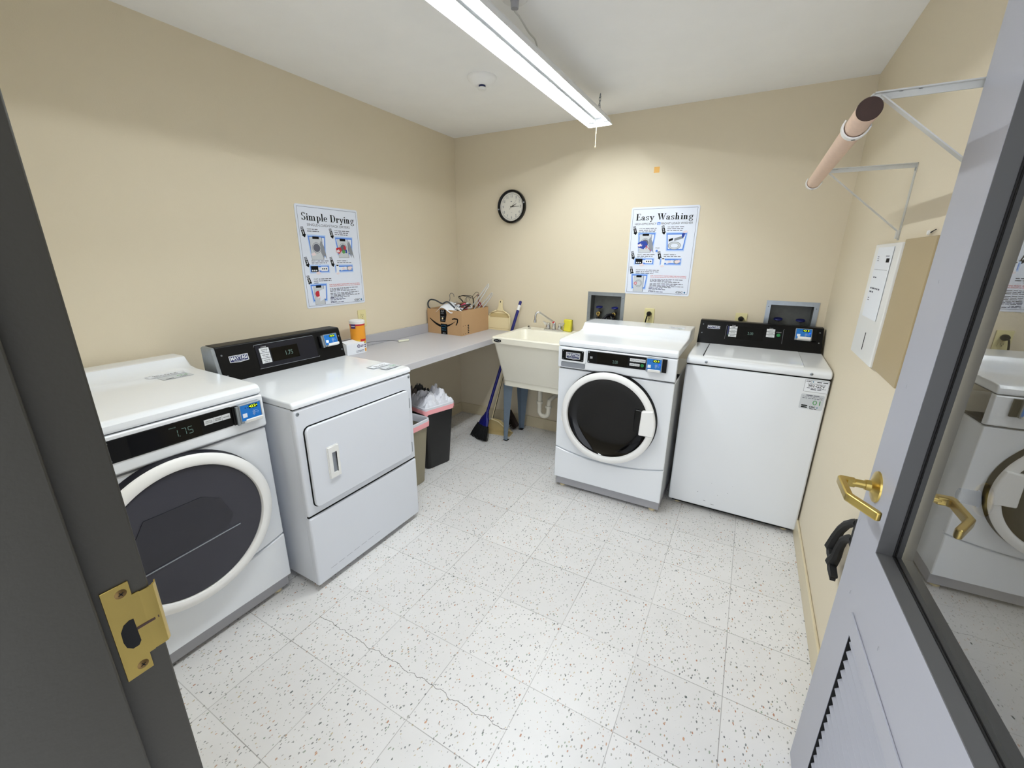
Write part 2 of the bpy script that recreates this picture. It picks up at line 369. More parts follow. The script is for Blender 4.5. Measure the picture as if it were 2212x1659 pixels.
for a, c in (((V0 - .03, .0005, VZ1), (V1 + .012, .004, VZ1 + .045)), ((V0 - .03, .0005, VZ0 - .03), (V1 + .012, .004, VZ0)), ((V0 - .03, .0005, VZ0), (V0, .004, VZ1)),): b.box(a, c, 'grey_paint')
b.box((V1 - .001, -.042, VZ0), (V1, -.001, VZ1), 'gap')
lv = b.build('louvre_frame', dr, bevel=.001)
b = MB(); nz = 17
for i in range(nz):
    z = VZ0 + .012 + (VZ1 - VZ0 - .02) * i / (nz - 1)
    b.prism([(-.004, z - .020), (-.0225, z), (-.041, z - .020), (-.041, z - .022), (-.0225, z - .002), (-.004, z - .022)], 'x', V0, V1 - .002 - .0, 'grey_paint')
b.build('slats', lv)
# lever handle
ro = MB(); c = (.965, 0, .975)
ro.lathe([(0, .012), (.012, .022), (.013, .012), (.020, .008), (.030, .006), (.036, .0035), (.037, 0)], c, (0, 1, 0), 'brass', 40)
h = ro.build('rosette', dr)
b = MB(); b.lathe([(.0125, .008), (.0105, .014), (.0095, .022), (.0095, .050), (.0, .050)], c, (0, 1, 0), 'brass', 28)
zc = .975
b.prism([(.956, .040), (.974, .040), (.974, .070), (.966, .075), (.880, .075), (.868, .068), (.815, .036), (.812, .030), (.816, .024), (.826, .026), (.882, .061), (.952, .061), (.956, .056)], 'z', zc - .010, zc + .010, 'brass')
b.build('lever', h, bevel=.003)
b = MB(); b.box((LW, -.036, .93), (LW + .0015, -.010, 1.02), 'brass'); b.build('latch_plate', dr)
b = MB()
for x, z in ((1.0, .86), (.93, .70), (.72, .735), (.96, 1.22), (.955, 1.44)):
    b.lathe([(.0060, .0004), (.0052, .0008)], (x, 0, z), (0, 1, 0), 'gap', 12, R(-60), R(60))
b.build('hole_plug', dr)
# ---------------------------------------------------------------- counter
ct = thing('countertop', 'grey laminate countertop running along the left wall to the corner', 'countertop', (0, -.77, .82))
b = MB(); b.box((.001, -.77, 0), (.63, .769, .042), 'counter'); b.build('top', ct, bevel=.002)
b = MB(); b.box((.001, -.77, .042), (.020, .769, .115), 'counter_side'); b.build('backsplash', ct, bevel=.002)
b = MB(); b.box((.001, .70, -.06), (.60, .768, 0), 'wall'); b.build('wall_cleat', ct)
# ---------------------------------------------------------------- posters
# heavy serif letters as strokes: stems, bowls with swelling, slab serifs
def serif_word(mb, word, x, z, w_, h, y, m):
    polys = []
    def bar(x0, z0, x1, z1): polys.append([(x0, z0), (x1, z0), (x1, z1), (x0, z1)])
    def quad(*p): polys.append(list(p))
    def bowl(cx, cz, rx, rz, a0, a1, tk, tn, n=14, ph=0):
        for i in range(n):
            q = []
            for a in (a0 + (a1 - a0) * i / n, a0 + (a1 - a0) * (i + 1) / n):
                t = R(a); th = tn + (tk - tn) * abs(math.cos(t + ph)) ** 1.5
                q.append(((cx + rx * math.cos(t), cz + rz * math.sin(t)), (cx + (rx - th) * math.cos(t), cz + (rz - th * .7) * math.sin(t))))
            quad(q[0][0], q[1][0], q[1][1], q[0][1])
    def shift(start, dx):
        for p in polys[start:]:
            for i, (a, c) in enumerate(p): p[i] = (a + dx, c)
    K, T, XH, s = .15, .055, .60, .05
    pen = 0
    for ch in word:
        st = len(polys); wd = .5
        if ch == 'S':
            wd = .52; bowl(.26, .75, .22, .25, 20, 270, .13, .08); bowl(.26, .27, .24, .27, -160, 90, .14, .09); bar(.44, .74, .48, .98); bar(.02, .02, .06, .30)
        elif ch == 'i': wd = .27; bar(.07, 0, .07 + K, XH); bar(0, 0, .29, s); bar(0, XH - s, .1, XH); bowl(.145, .80, .085, .09, 0, 360, .085, .085)
        elif ch == 'l': wd = .27; bar(.07, 0, .07 + K, 1.0); bar(0, 0, .29, s); bar(0, 1 - s, .1, 1.0)
        elif ch in 'mn':
            k = 2 if ch == 'm' else 1; wd = .31 + .31 * k; bar(.07, 0, .07 + K, XH); bar(0, 0, .28, s); bar(0, XH - s, .1, XH)
            for j in range(k):
                x0 = .22 + .31 * j; bowl(x0 + .105, XH - .16, .15, .17, 0, 150, .15, .08); bar(x0 + .105, 0, x0 + .255, XH - .15); bar(x0 + .04, 0, x0 + .32, s)
        elif ch == 'h':
            wd = .62; bar(.07, 0, .07 + K, 1); bar(0, 0, .28, s); bar(0, 1 - s, .1, 1); bowl(.325, XH - .16, .15, .17, 0, 150, .15, .08); bar(.325, 0, .475, XH - .15); bar(.26, 0, .54, s)
        elif ch == 'p': wd = .56; bar(.07, -.28, .07 + K, XH); bar(0, -.28, .29, -.28 + s); bar(0, XH - s, .1, XH); bowl(.29, .30, .24, .31, -140, 140, .15, .07)
        elif ch == 'e': wd = .50; bowl(.25, .30, .23, .31, 0, 320, .15, .07); bar(.1, .28, .47, .34)
        elif ch == 'D': wd = .74; bar(.08, 0, .08 + K + .02, 1); bar(0, 0, .4, s); bar(0, 1 - s, .4, 1); bowl(.34, .5, .36, .5, -90, 90, .17, .06)
        elif ch == 'r': wd = .44; bar(.07, 0, .07 + K, XH); bar(0, 0, .31, s); bar(0, XH - s, .1, XH); bowl(.33, XH - .17, .16, .18, 60, 170, .1, .08); bowl(.37, XH - .11, .075, .085, 0, 360, .075, .075)
        elif ch == 'y':
            wd = .56; quad((.03, XH), (.20, XH), (.36, .05), (.27, -.02)); quad((.46, XH), (.53, XH), (.30, -.16), (.22, -.16)); bar(-.02, XH - s, .26, XH); bar(.38, XH - s, .58, XH); bowl(.17, -.19, .09, .09, 0, 360, .09, .09); quad((.22, -.16), (.30, -.16), (.22, -.28), (.15, -.28))
        elif ch == 'g': wd = .53; bowl(.24, .38, .21, .23, 0, 360, .13, .06); bowl(.25, -.10, .24, .19, 0, 360, .1, .06); bar(.36, XH - .07, .52, XH); quad((.10, .18), (.20, .16), (.20, .04), (.08, .06))
        elif ch == 'E': wd = .62; bar(.08, 0, .08 + K + .02, 1); bar(0, 0, .58, s + .01); bar(0, 1 - s, .56, 1); bar(.2, .49, .44, .545); bar(.52, 0, .58, .25); bar(.51, .77, .56, 1); bar(.40, .40, .44, .64)
        elif ch == 'a': wd = .53; bowl(.20, .17, .19, .185, 0, 360, .13, .06); bar(.27, .03, .27 + K - .01, .42); bowl(.22, .41, .2, .2, 0, 160, .14, .07); bowl(.09, .44, .065, .07, 0, 360, .065, .065); bar(.30, 0, .50, s + .02)
        elif ch == 's': wd = .44; bowl(.21, .44, .18, .17, 10, 270, .11, .07); bowl(.21, .16, .19, .165, -170, 90, .12, .07); bar(.34, .42, .38, .60); bar(.02, 0, .06, .20)
        elif ch == 'W':
            wd = 1.06; quad((.06, 1), (.25, 1), (.40, .0), (.32, 0)); quad((.32, 0), (.40, .12), (.60, 1), (.53, 1)); quad((.44, 1), (.63, 1), (.78, 0), (.70, 0)); quad((.70, 0), (.78, .12), (1.0, 1), (.93, 1)); bar(0, 1 - s, .34, 1); bar(.40, 1 - s, .72, 1); bar(.86, 1 - s, 1.08, 1)
        elif ch == ' ': wd = .30
        shift(st, pen); pen += wd + .035
    for i, p in enumerate(polys): mb.quad([(x + a / pen * w_, y - 2.5e-6 * i, z + c * h) for a, c in p], m)
def poster(name, label, loc, rz, w_, h, title, sub, wash):
    t = thing(name, label, 'poster', loc, rz, None)
    b = MB(); b.prism(rr(-w_ / 2, 0, w_ / 2, h, .012), 'y', -.0005, -.003, 'poster'); b.build('backing', t)
    Y = -.0034
    b = MB(); q = .012; lw = .0016
    for a in ((-w_/2+q, q, w_/2-q, q+lw), (-w_/2+q, h-q-lw, w_/2-q, h-q), (-w_/2+q, q, -w_/2+q+lw, h-q), (w_/2-q-lw, q, w_/2-q, h-q)): b.quad([(a[0], Y, a[1]), (a[2], Y, a[1]), (a[2], Y, a[3]), (a[0], Y, a[3])], 'ink_navy')
    b.build('border', t)
    U = w_ / 100.; V = h / 100.
    def X(x): return -w_ / 2 + x * U
    def Z(y): return h - y * V
    b = MB(); serif_word(b, title, X(8), Z(14.5), 85 * U, 7.2 * V, Y, 'ink'); b.build('title', t)
    b = MB()
    if wash:
        put_text(b, 'HIGH-EFFICIENCY', X(7), Z(19.6), 33 * U, 2.2 * V, Y, 'ink'); put_text(b, 'FRONT LOAD WASHER', X(47), Z(19.6), 46 * U, 2.2 * V, Y, 'ink')
        b.prism(rr(X(41), Z(19.9), X(46), Z(17), .003), 'y', Y, Y - .0001, 'ink_blue'); put_text(b, 'he', X(42), Z(19.5), 3 * U, 2 * V, Y - .0003, 'paper', .02)
    else: put_text(b, sub, X(15), Z(19.6), 69 * U, 2.4 * V, Y, 'ink_grey', .005)
    b.build('subtitle', t)
    def arrow(n, x, y):
        b = MB(); b.xf = Matrix.Translation((X(x), 0, Z(y))) @ Matrix.Rotation(R(-14), 4, 'Y')
        for k in range(3): b.quad([(-2.2*U, Y, 4*V + k*.9*V), (2.2*U, Y, 4*V + k*.9*V), (2.2*U, Y, 4.5*V + k*.9*V), (-2.2*U, Y, 4.5*V + k*.9*V)], 'ink')
        b.quad([(-2.2*U, Y, -1*V), (2.2*U, Y, -1*V), (2.2*U, Y, 3.6*V), (-2.2*U, Y, 3.6*V)], 'ink'); b.quad([(-3.3*U, Y, -1*V), (0, Y, -4*V), (3.3*U, Y, -1*V)], 'ink')
        put_text(b, str(n), (-1 if n > 1 else -.5)*U, -.4*V, (2 if n > 1 else .9)*U, 3.2*V, Y - .0002, 'paper', .02 if n > 1 else 0); b.build('step_arrow', t)
    def lines(x, y, ws, word, sd):
        b = MB()
        for i, wl in enumerate(ws):
            xs = x
            if i == 0 and word: put_text(b, word, X(x), Z(y) , len(word) * 1.35 * U, 1.0 * V, Y, 'ink', .02); xs = x + len(word) * 1.35 + 1
            dashes(b, X(xs), Z(y + i * 1.9), (wl - (xs - x)) * U, .75 * V, Y, 'ink_grey', sd + i)
        b.build('caption', t)
    def frame(b, x0, y0, x1, y1, sl=0):
        for k, (g, m) in enumerate(((1.2, 'pale_blue'), (0, 'ink_blue'), (-1.4, 'poster'))):
            P = [(X(x0 - g + sl), Z(y1 + g)), (X(x1 + g - sl), Z(y1 + g)), (X(x1 + g), Z(y0 - g)), (X(x0 - g), Z(y0 - g))]
            b.quad([(p[0], Y - .0001 * (k + 1), p[1]) for p in P], m)
    def hand(b, x, y, s=1.):
        D = Y - .0017
        pts = [(-4, 1.5), (-1, 2.2), (1, 3.4), (1.8, 2.6), (1, 1.2), (3.4, 1.6), (3.6, .7), (1.6, .2), (3.2, -.4), (2.8, -1.1), (.6, -.8), (-.6, -1.6), (-4, -.8)]
        b.quad([(X(x + p[0] * s), D, Z(y) + p[1] * s * U) for p in pts], 'skin_print')
    def disc(b, x, y, r, m, d, sq=1.): b.quad([(X(x) + r * U * math.cos(2*PI*k/20), Y - d, Z(y) + r * U * sq * math.sin(2*PI*k/20)) for k in range(20)], m)
    def machine(b, x0, y0, x1, y1, cloth, doorx=None):
        d = .0006
        b.quad([(X(x0), Y - d, Z(y1)), (X(x1), Y - d, Z(y1)), (X(x1), Y - d, Z(y0)), (X(x0), Y - d, Z(y0))], 'pgrey')
        b.quad([(X(x0), Y - d - .0001, Z(y1)), (X(x0)+.4*U, Y - d-.0001, Z(y1)), (X(x0)+.4*U, Y - d-.0001, Z(y0)), (X(x0), Y - d-.0001, Z(y0))], 'pgrey2')
        b.quad([(X(x1)-.6*U, Y - d - .0001, Z(y1)), (X(x1), Y - d-.0001, Z(y1)), (X(x1), Y - d-.0001, Z(y0)), (X(x1)-.6*U, Y - d-.0001, Z(y0))], 'ink_navy')
        b.quad([(X(x0), Y - d - .0001, Z(y1)), (X(x1), Y - d-.0001, Z(y1)), (X(x1), Y - d-.0001, Z(y1)+.3*V), (X(x0), Y - d-.0001, Z(y1)+.3*V)], 'pgrey2')
        mx = (x0 + x1) / 2; my = y0 + (y1 - y0) * .47; r = (x1 - x0) * .33
        b.quad([(X(mx-r*.8), Y - d - .0002, Z(y0+1.8)), (X(mx+r*.8), Y - d-.0002, Z(y0+1.8)), (X(mx+r*.8), Y - d-.0002, Z(y0-.6)), (X(mx-r*.8), Y - d-.0002, Z(y0-.6))], 'ink')
        disc(b, mx, my, r * 1.12, 'pgrey2', d + .0002); disc(b, mx, my, r, 'pgrey', d + .0003); disc(b, mx, my, r * .85, 'ink_grey' if cloth else 'pgrey2', d + .0004)
        if not cloth: disc(b, mx, my, r * .7, 'pgrey', d + .0005)
    c1, c2 = (13, 54) if not wash else (14, 56)
    arrow(1, 8.5, 27); arrow(2, 52, 27)
    lines(14, 24 if wash else 23, (27, 26, 25) if wash else (16, 19), 'LOAD' if wash else 'CLEAN', 1); lines(57, 23, (26, 24, 22), 'ADD' if wash else 'LOAD', 5)
    b = MB(); frame(b, 14, 29, 40, 48.5, 2.5); machine(b, 16, 30, 35, 51 if wash else 52, True)
    if wash:
        b.quad([(X(x_), Y - .0011, Z(y_)) for x_, y_ in ((15, 45), (14, 40), (20, 37.5), (27, 38), (30, 42), (24, 47))][::-1], 'cloth_blue'); hand(b, 18, 43)
        for a in ((26, 43, 36, 49), (27, 46.5, 28.5, 43)): b.quad([(X(a[0]), Y-.0012, Z(a[1])), (X(a[0]+1), Y-.0012, Z(a[1])), (X(a[2]+1), Y-.0012, Z(a[3])), (X(a[2]), Y-.0012, Z(a[3]))], 'ink_red')
        put_text(b, 'POD', X(42.5), Z(46.5), 6 * U, 1.7 * V, Y, 'ink_grey'); disc(b, 44.5, 49, 1.8, 'ink_blue', .0003)
    else: hand(b, 20, 47)
    b.quad([(X(x_), Y - .0010, Z(y_)) for x_, y_ in ((35, 51), (31.5, 45), (31, 36), (33, 33), (37, 39), (40, 52), (36.5, 47))], 'pgrey2')
    b.build('illustration', t)
    b = MB(); frame(b, 57, 29.5, 86, 48 if wash else 46, 2.5)
    if wash:
        disc(b, 70, 43, 9.5, 'pgrey2', .0006, .62); disc(b, 70, 43, 8.6, 'pgrey', .0007, .6); disc(b, 70, 43, 6.2, 'pgrey2', .0008, .58); disc(b, 70, 43, 5.6, 'poster', .0009, .56)
        b.quad([(X(61), Y-.0009, Z(38.5)), (X(67), Y-.0009, Z(37)), (X(67), Y-.0009, Z(34.5)), (X(61), Y-.0009, Z(36))], 'ink'); b.quad([(X(69), Y-.0009, Z(38)), (X(82), Y-.0009, Z(35)), (X(82), Y-.0009, Z(32)), (X(69), Y-.0009, Z(35))], 'pgrey2'); b.quad([(X(80), Y-.001, Z(35)), (X(83), Y-.001, Z(33)), (X(84), Y-.001, Z(28.5)), (X(79), Y-.001, Z(30))], 'cloth_blue'); hand(b, 84, 28.5, .9)
    else:
        machine(b, 60, 31, 78, 50, True)
        for m_, P in (('cloth_red', ((56, 44), (57, 40), (64, 39), (66, 42), (62, 46))), ('cloth_green', ((66, 44), (69, 41), (72, 44), (69, 46))), ('cloth_red', ((69, 41), (71, 37), (74, 39), (73, 42))), ('cloth_blue', ((72, 45), (73, 41), (75, 42), (75, 45)))): b.quad([(X(x_), Y - .0012, Z(y_)) for x_, y_ in P], m_)
        hand(b, 60, 43.5, .9); b.quad([(X(x_), Y - .0010, Z(y_)) for x_, y_ in ((82, 50), (78, 43), (78, 35), (80, 32), (84, 40), (87, 51), (83, 46))], 'pgrey2')
    b.build('illustration', t)
    arrow(3, 8.5, 55.5); arrow(4, 50 if wash else 48, 55.5); lines(15, 53.5, (27, 26, 14), 'SELECT', 11); lines(56, 53.5, (18, 25), 'INSERT', 15)
    b = MB(); frame(b, 12, 58, 41, 64); b.quad([(X(13), Y-.0006, Z(64)), (X(24), Y-.0006, Z(64)), (X(24), Y-.0006, Z(58)), (X(13), Y-.0006, Z(58))], 'ink')
    for k in range(3):
        b.quad([(X(14+k*3), Y-.0008, Z(63.2)), (X(16+k*3), Y-.0008, Z(63.2)), (X(16+k*3), Y-.0008, Z(61.8)), (X(14+k*3), Y-.0008, Z(61.8))], 'paper'); disc(b, 31 + k * 3, 61, 1, 'ink', .0009)
    b.quad([(X(28.5), Y-.0007, Z(63.3)), (X(39), Y-.0007, Z(63.3)), (X(39), Y-.0007, Z(58.8)), (X(28.5), Y-.0007, Z(58.8))], 'paper'); hand(b, 24, 65.5, 1.); b.build('illustration', t)
    b = MB(); frame(b, 52, 58, 82, 64); b.quad([(X(53), Y-.0008, Z(66)), (X(58), Y-.0008, Z(66)), (X(58), Y-.0008, Z(56.5)), (X(53), Y-.0008, Z(56.5))], 'paper'); b.quad([(X(54), Y-.0009, Z(58.3)), (X(57.5), Y-.0009, Z(58.3)), (X(57.5), Y-.0009, Z(57.2)), (X(54), Y-.0009, Z(57.2))], 'ink')
    b.quad([(X(61), Y-.0008, Z(63.5)), (X(69), Y-.0008, Z(62)), (X(70), Y-.0008, Z(59)), (X(62), Y-.0008, Z(60))], 'paper'); disc(b, 76, 61, 4.5, 'pgrey2', .0008, .7); disc(b, 76.5, 61, 3.4, 'skin_print', .0009, .7); hand(b, 66, 61.5, .8); hand(b, 79, 60.5, .8); hand(b, 55.5, 66.5, .7)
    b.build('illustration', t)
    arrow(5, 8.5, 73.5); lines(15, 71.5, (36, 36, 28) if wash else (28, 28, 8), 'PLEASE NOTE' if wash else 'START', 21)
    b = MB(); frame(b, 9, 76.5, 34, 93, 2); machine(b, 13, 78, 29, 97, not wash)
    if wash: disc(b, 16, 87, 2.2, 'ink_red', .0013); disc(b, 16, 87, 1.3, 'poster', .0014)
    else: disc(b, 18.5, 86, 4, 'cloth_red', .0013); b.quad([(X(21), Y-.0014, Z(94)), (X(29), Y-.0014, Z(91)), (X(29), Y-.0014, Z(81)), (X(21), Y-.0014, Z(83))], 'poster'); hand(b, 20, 90, .8)
    b.build('illustration', t)
    b = MB(); put_text(b, 'FOR YOUR SAFETY PLEASE HEED THE FOLLOWING:', X(39), Z(78.0), 54 * U, 1.0 * V, Y, 'ink_red', .02); put_text(b, 'POR SU PROPIA SEGURIDAD, POR FAVOR SIGA LO SIGUIENTE:', X(39), Z(79.7), 54 * U, 1.0 * V, Y, 'ink_red', .02)
    b.build('red_warning_text', t)
    b = MB()
    for i, (y, wl) in enumerate(((82, 50), (83.4, 34), (84.8, 45), (87, 50), (88.4, 40), (89.8, 52), (91.2, 33))): dashes(b, X(39), Z(y), wl * U, .7 * V, Y, 'ink_grey', 31 + i)
    for i, (y, wl) in enumerate(((93.4, 8), (94.6, 27), (95.8, 34), (97.6, 13), (98.6, 30))): dashes(b, X(38), Z(y) + .012, wl * U * .8, .6 * V, Y, 'ink_navy', 51 + i)
    b.build('fine_print', t)
    b = MB(); put_text(b, 'CSC', X(80), Z(96.9), 10.5 * U, 2.1 * V, Y, 'ink', .03); disc(b, 93, 95.8, 1.3, 'ink_teal', .0003); b.quad([(X(92), Y - .0003, Z(96)), (X(93), Y - .0003, Z(97.4)), (X(94), Y - .0003, Z(96))], 'ink_teal')
    put_text(b, 'ServiceWorks', X(80), Z(98.2), 8 * U, .8 * V, Y, 'ink_navy'); b.build('logo', t)
    return t
poster('wall_poster', 'white laminated poster headed Simple Drying on the left wall', (0, -1.322, 1.163), PI / 2, .448, .595, 'Simple Drying', 'SINGLE-LOAD/STACK DRYERS', False)
poster('wall_poster', 'white laminated poster headed Easy Washing on the back wall', (1.747, 0, 1.225), 0, .445, .590, 'Easy Washing', '', True)
# ---------------------------------------------------------------- clock
ck = thing('wall_clock', 'round wall clock with black rim showing quarter past two', 'clock', (.562, 0, 1.862))
b = MB(); b.lathe([(.124, -.001), (.127, -.012), (.124, -.030), (.117, -.036), (.109, -.030), (.106, -.016)], (0, 0, 0), (0, 1, 0), 'gloss_black', 64); b.build('rim', ck)
b = MB(); b.lathe([(0, -.015), (.1065, -.015)], (0, 0, 0), (0, 1, 0), 'clock_face', 64); b.lathe([(.094, -.0153), (.0955, -.0153)], (0, 0, 0), (0, 1, 0), 'ink_grey', 64); fc = b.build('face', ck)
b = MB()
for k in range(1, 13):
    a = PI / 2 - k * PI / 6; s_ = str(k); w_ = .010 if k < 10 else .018
    if k == 1: w_ = .004
    if k == 11: w_ = .013
    b = MB(); put_text(b, s_, .079 * math.cos(a) - w_ / 2, .079 * math.sin(a) - .010, w_, .020, -.0158, 'ink_grey', .0); b.build('numeral', fc)
b = MB()
dashes(b, -.010, .036, .02, .004, -.0158, 'ink_grey', 3); dashes(b, -.005, -.045, .01, .0015, -.0158, 'ink_grey', 3)
b.build('dial_print', fc)
def handp(name, a, l, w0, tail, yy):
    b = MB(); d = Vector((math.cos(a), 0, math.sin(a))); e = Vector((-d.z, 0, d.x)); o = Vector((0, yy, 0))
    b.add([o - d * tail - e * w0, o + d * l - e * w0 * .6, o + d * l + e * w0 * .6, o - d * tail + e * w0], [(0, 1, 2, 3)], 'ink'); b.build(name, ck)
handp('hour_hand', R(26), .048, .0030, .010, -.018); handp('minute_hand', R(1), .070, .0020, .012, -.0195); handp('second_hand', R(47), .068, .0007, .028, -.021)
# ---------------------------------------------------------------- light fixture
fx = thing('fluorescent_light_fixture', 'long two-tube strip light hanging on chains below the ceiling', 'ceiling light', (1.380, -1.60, 2.25))
Lf = 1.22
b = MB()   # reflector: trough open below
prof = [(-.075, 0), (-.060, .034), (-.030, .044), (-.030, .066), (.030, .066), (.030, .044), (.060, .034), (.075, 0)]
prof2 = [(x * .975, z - .0016 if abs(x) < .07 else z) for x, z in prof]
n = len(prof)
for i in range(n - 1):
    b.quad([(prof[i][0], -Lf, prof[i][1]), (prof[i+1][0], -Lf, prof[i+1][1]), (prof[i+1][0], Lf, prof[i+1][1]), (prof[i][0], Lf, prof[i][1])], 'fixture')
b.build('reflector', fx)
for s_ in (-1, 1):
    b = MB(); b.prism([(-.078, .0), (-.062, -.004), (.062, -.004), (.078, .0), (.055, .032), (.032, .064), (-.032, .064), (-.055, .032)], 'y', s_ * Lf, s_ * (Lf + .003), 'fixture'); b.build('end_cap', fx)
b = MB(); b.prism([(-.026, .050), (-.012, .030), (.012, .030), (.026, .050)], 'y', -Lf + .05, Lf - .05, 'fixture'); b.build('wiring_cover', fx)
for x in (-.042, .042):
    for (a, c) in ((-Lf + .03, Lf - .03),):
        b = MB(); b.prism([(x + .0125 * math.cos(R(q)), .027 + .0125 * math.sin(R(q))) for q in range(0, 181, 20)], 'y', a, c, 'white_pl', True); tu = b.build('lamp_tube', fx)
        b = MB(); b.box((x - .0105, a + .01, .0245), (x + .0105, c - .01, .0268), 'tube'); b.build('lens', tu)
for yy in (-Lf + .018, Lf - .018):
    for x in (-.042, .042): b = MB(); b.box((x - .011, yy - .010, .018), (x + .011, yy + .010, .042), 'white_pl'); b.build('lamp_holder', fx)
b = MB(); b.tube([(0, Lf - .06, .014), (0, Lf - .06, -.12)], .0016, 'cream', 6)
b.tube([(0, Lf - .06, -.05), (0, Lf - .06, -.056)], .003, 'cream', 6); b.lathe([(0, .006), (.003, .004), (.0035, -.004), (0, -.006)], (0, Lf - .06, -.125), (0, 0, 1), 'cream', 10); b.build('pull_cord', fx)
def chain(name, p0, p1):
    b = MB(); p0 = Vector(p0); p1 = Vector(p1); L = (p1 - p0).length; nl = max(2, int(L / .017)); d = (p1 - p0).normalized(); u = d.orthogonal().normalized(); v = d.cross(u)
    for i in range(nl):
        c = p0 + (p1 - p0) * ((i + .5) / nl); e = u if i % 2 else v
        b.tube([c + d * math.cos(t) * .0115 + e * math.sin(t) * .006 for t in [2 * PI * k / 10 for k in range(10)]], .0013, 'steel', 5, closed=True)
    b.build(name, fx)
for yy in (1.17, -1.17):
    chain('chain', (.004, yy + .015, .160), (-.004, yy + .035, .064)); chain('chain', (.004, yy + .015, .160), (.012, yy - .015, .064))
    b = MB(); b.tube([(.004, yy + .015, .1625), (.004, yy + .015, .150), (.010, yy + .015, .143), (.004, yy + .015, .137), (-.002, yy + .015, .143)], .0015, 'steel', 6); b.build('ceiling_hook', fx)
# ceiling box with cord to the fixture
cb = thing('ceiling_junction_box', 'small white ceiling box feeding the drooping cord above the strip light', 'junction box', (1.40, -1.50, H))
b = MB(); b.lathe([(0, -.012), (.045, -.012), (.052, -.006), (.053, 0)], (0, 0, 0), (0, 0, 1), 'white_pl', 32); b.build('cover', cb)
b = MB(); b.lathe([(0, -.040), (.014, -.038), (.017, -.012)], (0, 0, 0), (0, 0, 1), 'plinth', 20); b.build('receptacle', cb)
b = MB(); P = []
for k in range(24):
    t = k / 23; P.append((-.0 - .04 * t + .015 * math.sin(t * 9), .0 + .62 * t, -.045 - .06 * t - .02 * math.sin(t * PI * 3) ** 2))
P.append((-.03, .64, -.11)); b.tube(P, .0035, 'cord_white', 8); b.build('power_cord', cb)
# smoke detector
sd = thing('smoke_detector', 'round white smoke detector on the ceiling left of the strip light', 'smoke detector', (.885, -.935, H))
b = MB(); b.lathe([(0, -.040), (.045, -.038), (.074, -.016), (.080, -.006), (.080, 0)], (0, 0, 0), (0, 0, 1), 'ceiling', 48); b.build('base', sd)
b = MB(); b.lathe([(0, -.062), (.020, -.061), (.023, -.056), (.023, -.050)], (0, 0, 0), (0, 0, 1), 'white_pl', 32); b.lathe([(.019, -.052), (.019, -.038)], (0, 0, 0), (0, 0, 1), 'ink_navy', 24); b.build('sensor_cap', sd)
b = MB(); b.lathe([(.0015, -.0395), (0, -.0400)], (.01, .01, -.001), (0, 0, 1), 'ink', 8); b.build('indicator', sd)
# ---------------------------------------------------------------- laundry machines (local: X right, -Y front, Z up)
def logo(b, x0, z0, x1, z1, y, sub=True):
    """bordered name badge"""
    w_ = x1 - x0; h = z1 - z0
    P = [(x0, z0 + h * .12), (x0 + w_ * .5, z0), (x1, z0 + h * .12), (x1, z1), (x0, z1)]
    b.quad([(p[0], y, p[1]) for p in P], 'button')
    k = h * .09; c = Vector(((x0 + x1) / 2, (z0 + z1) / 2))
    b.quad([(c.x + (p[0] - c.x) * (1 - 2 * k / w_), y - .0002, c.y + (p[1] - c.y) * (1 - 2 * k / h)) for p in P], 'ink_navy')
    put_text(b, 'MAYTAG', x0 + w_ * .07, z0 + h * .38, w_ * .86, h * .48, y - .0004, 'button', .03)
    put_text(b, 'COMMERCIAL LAUNDRY', x0 + w_ * .2, z0 + h * .16, w_ * .6, h * .14, y - .0004, 'button')
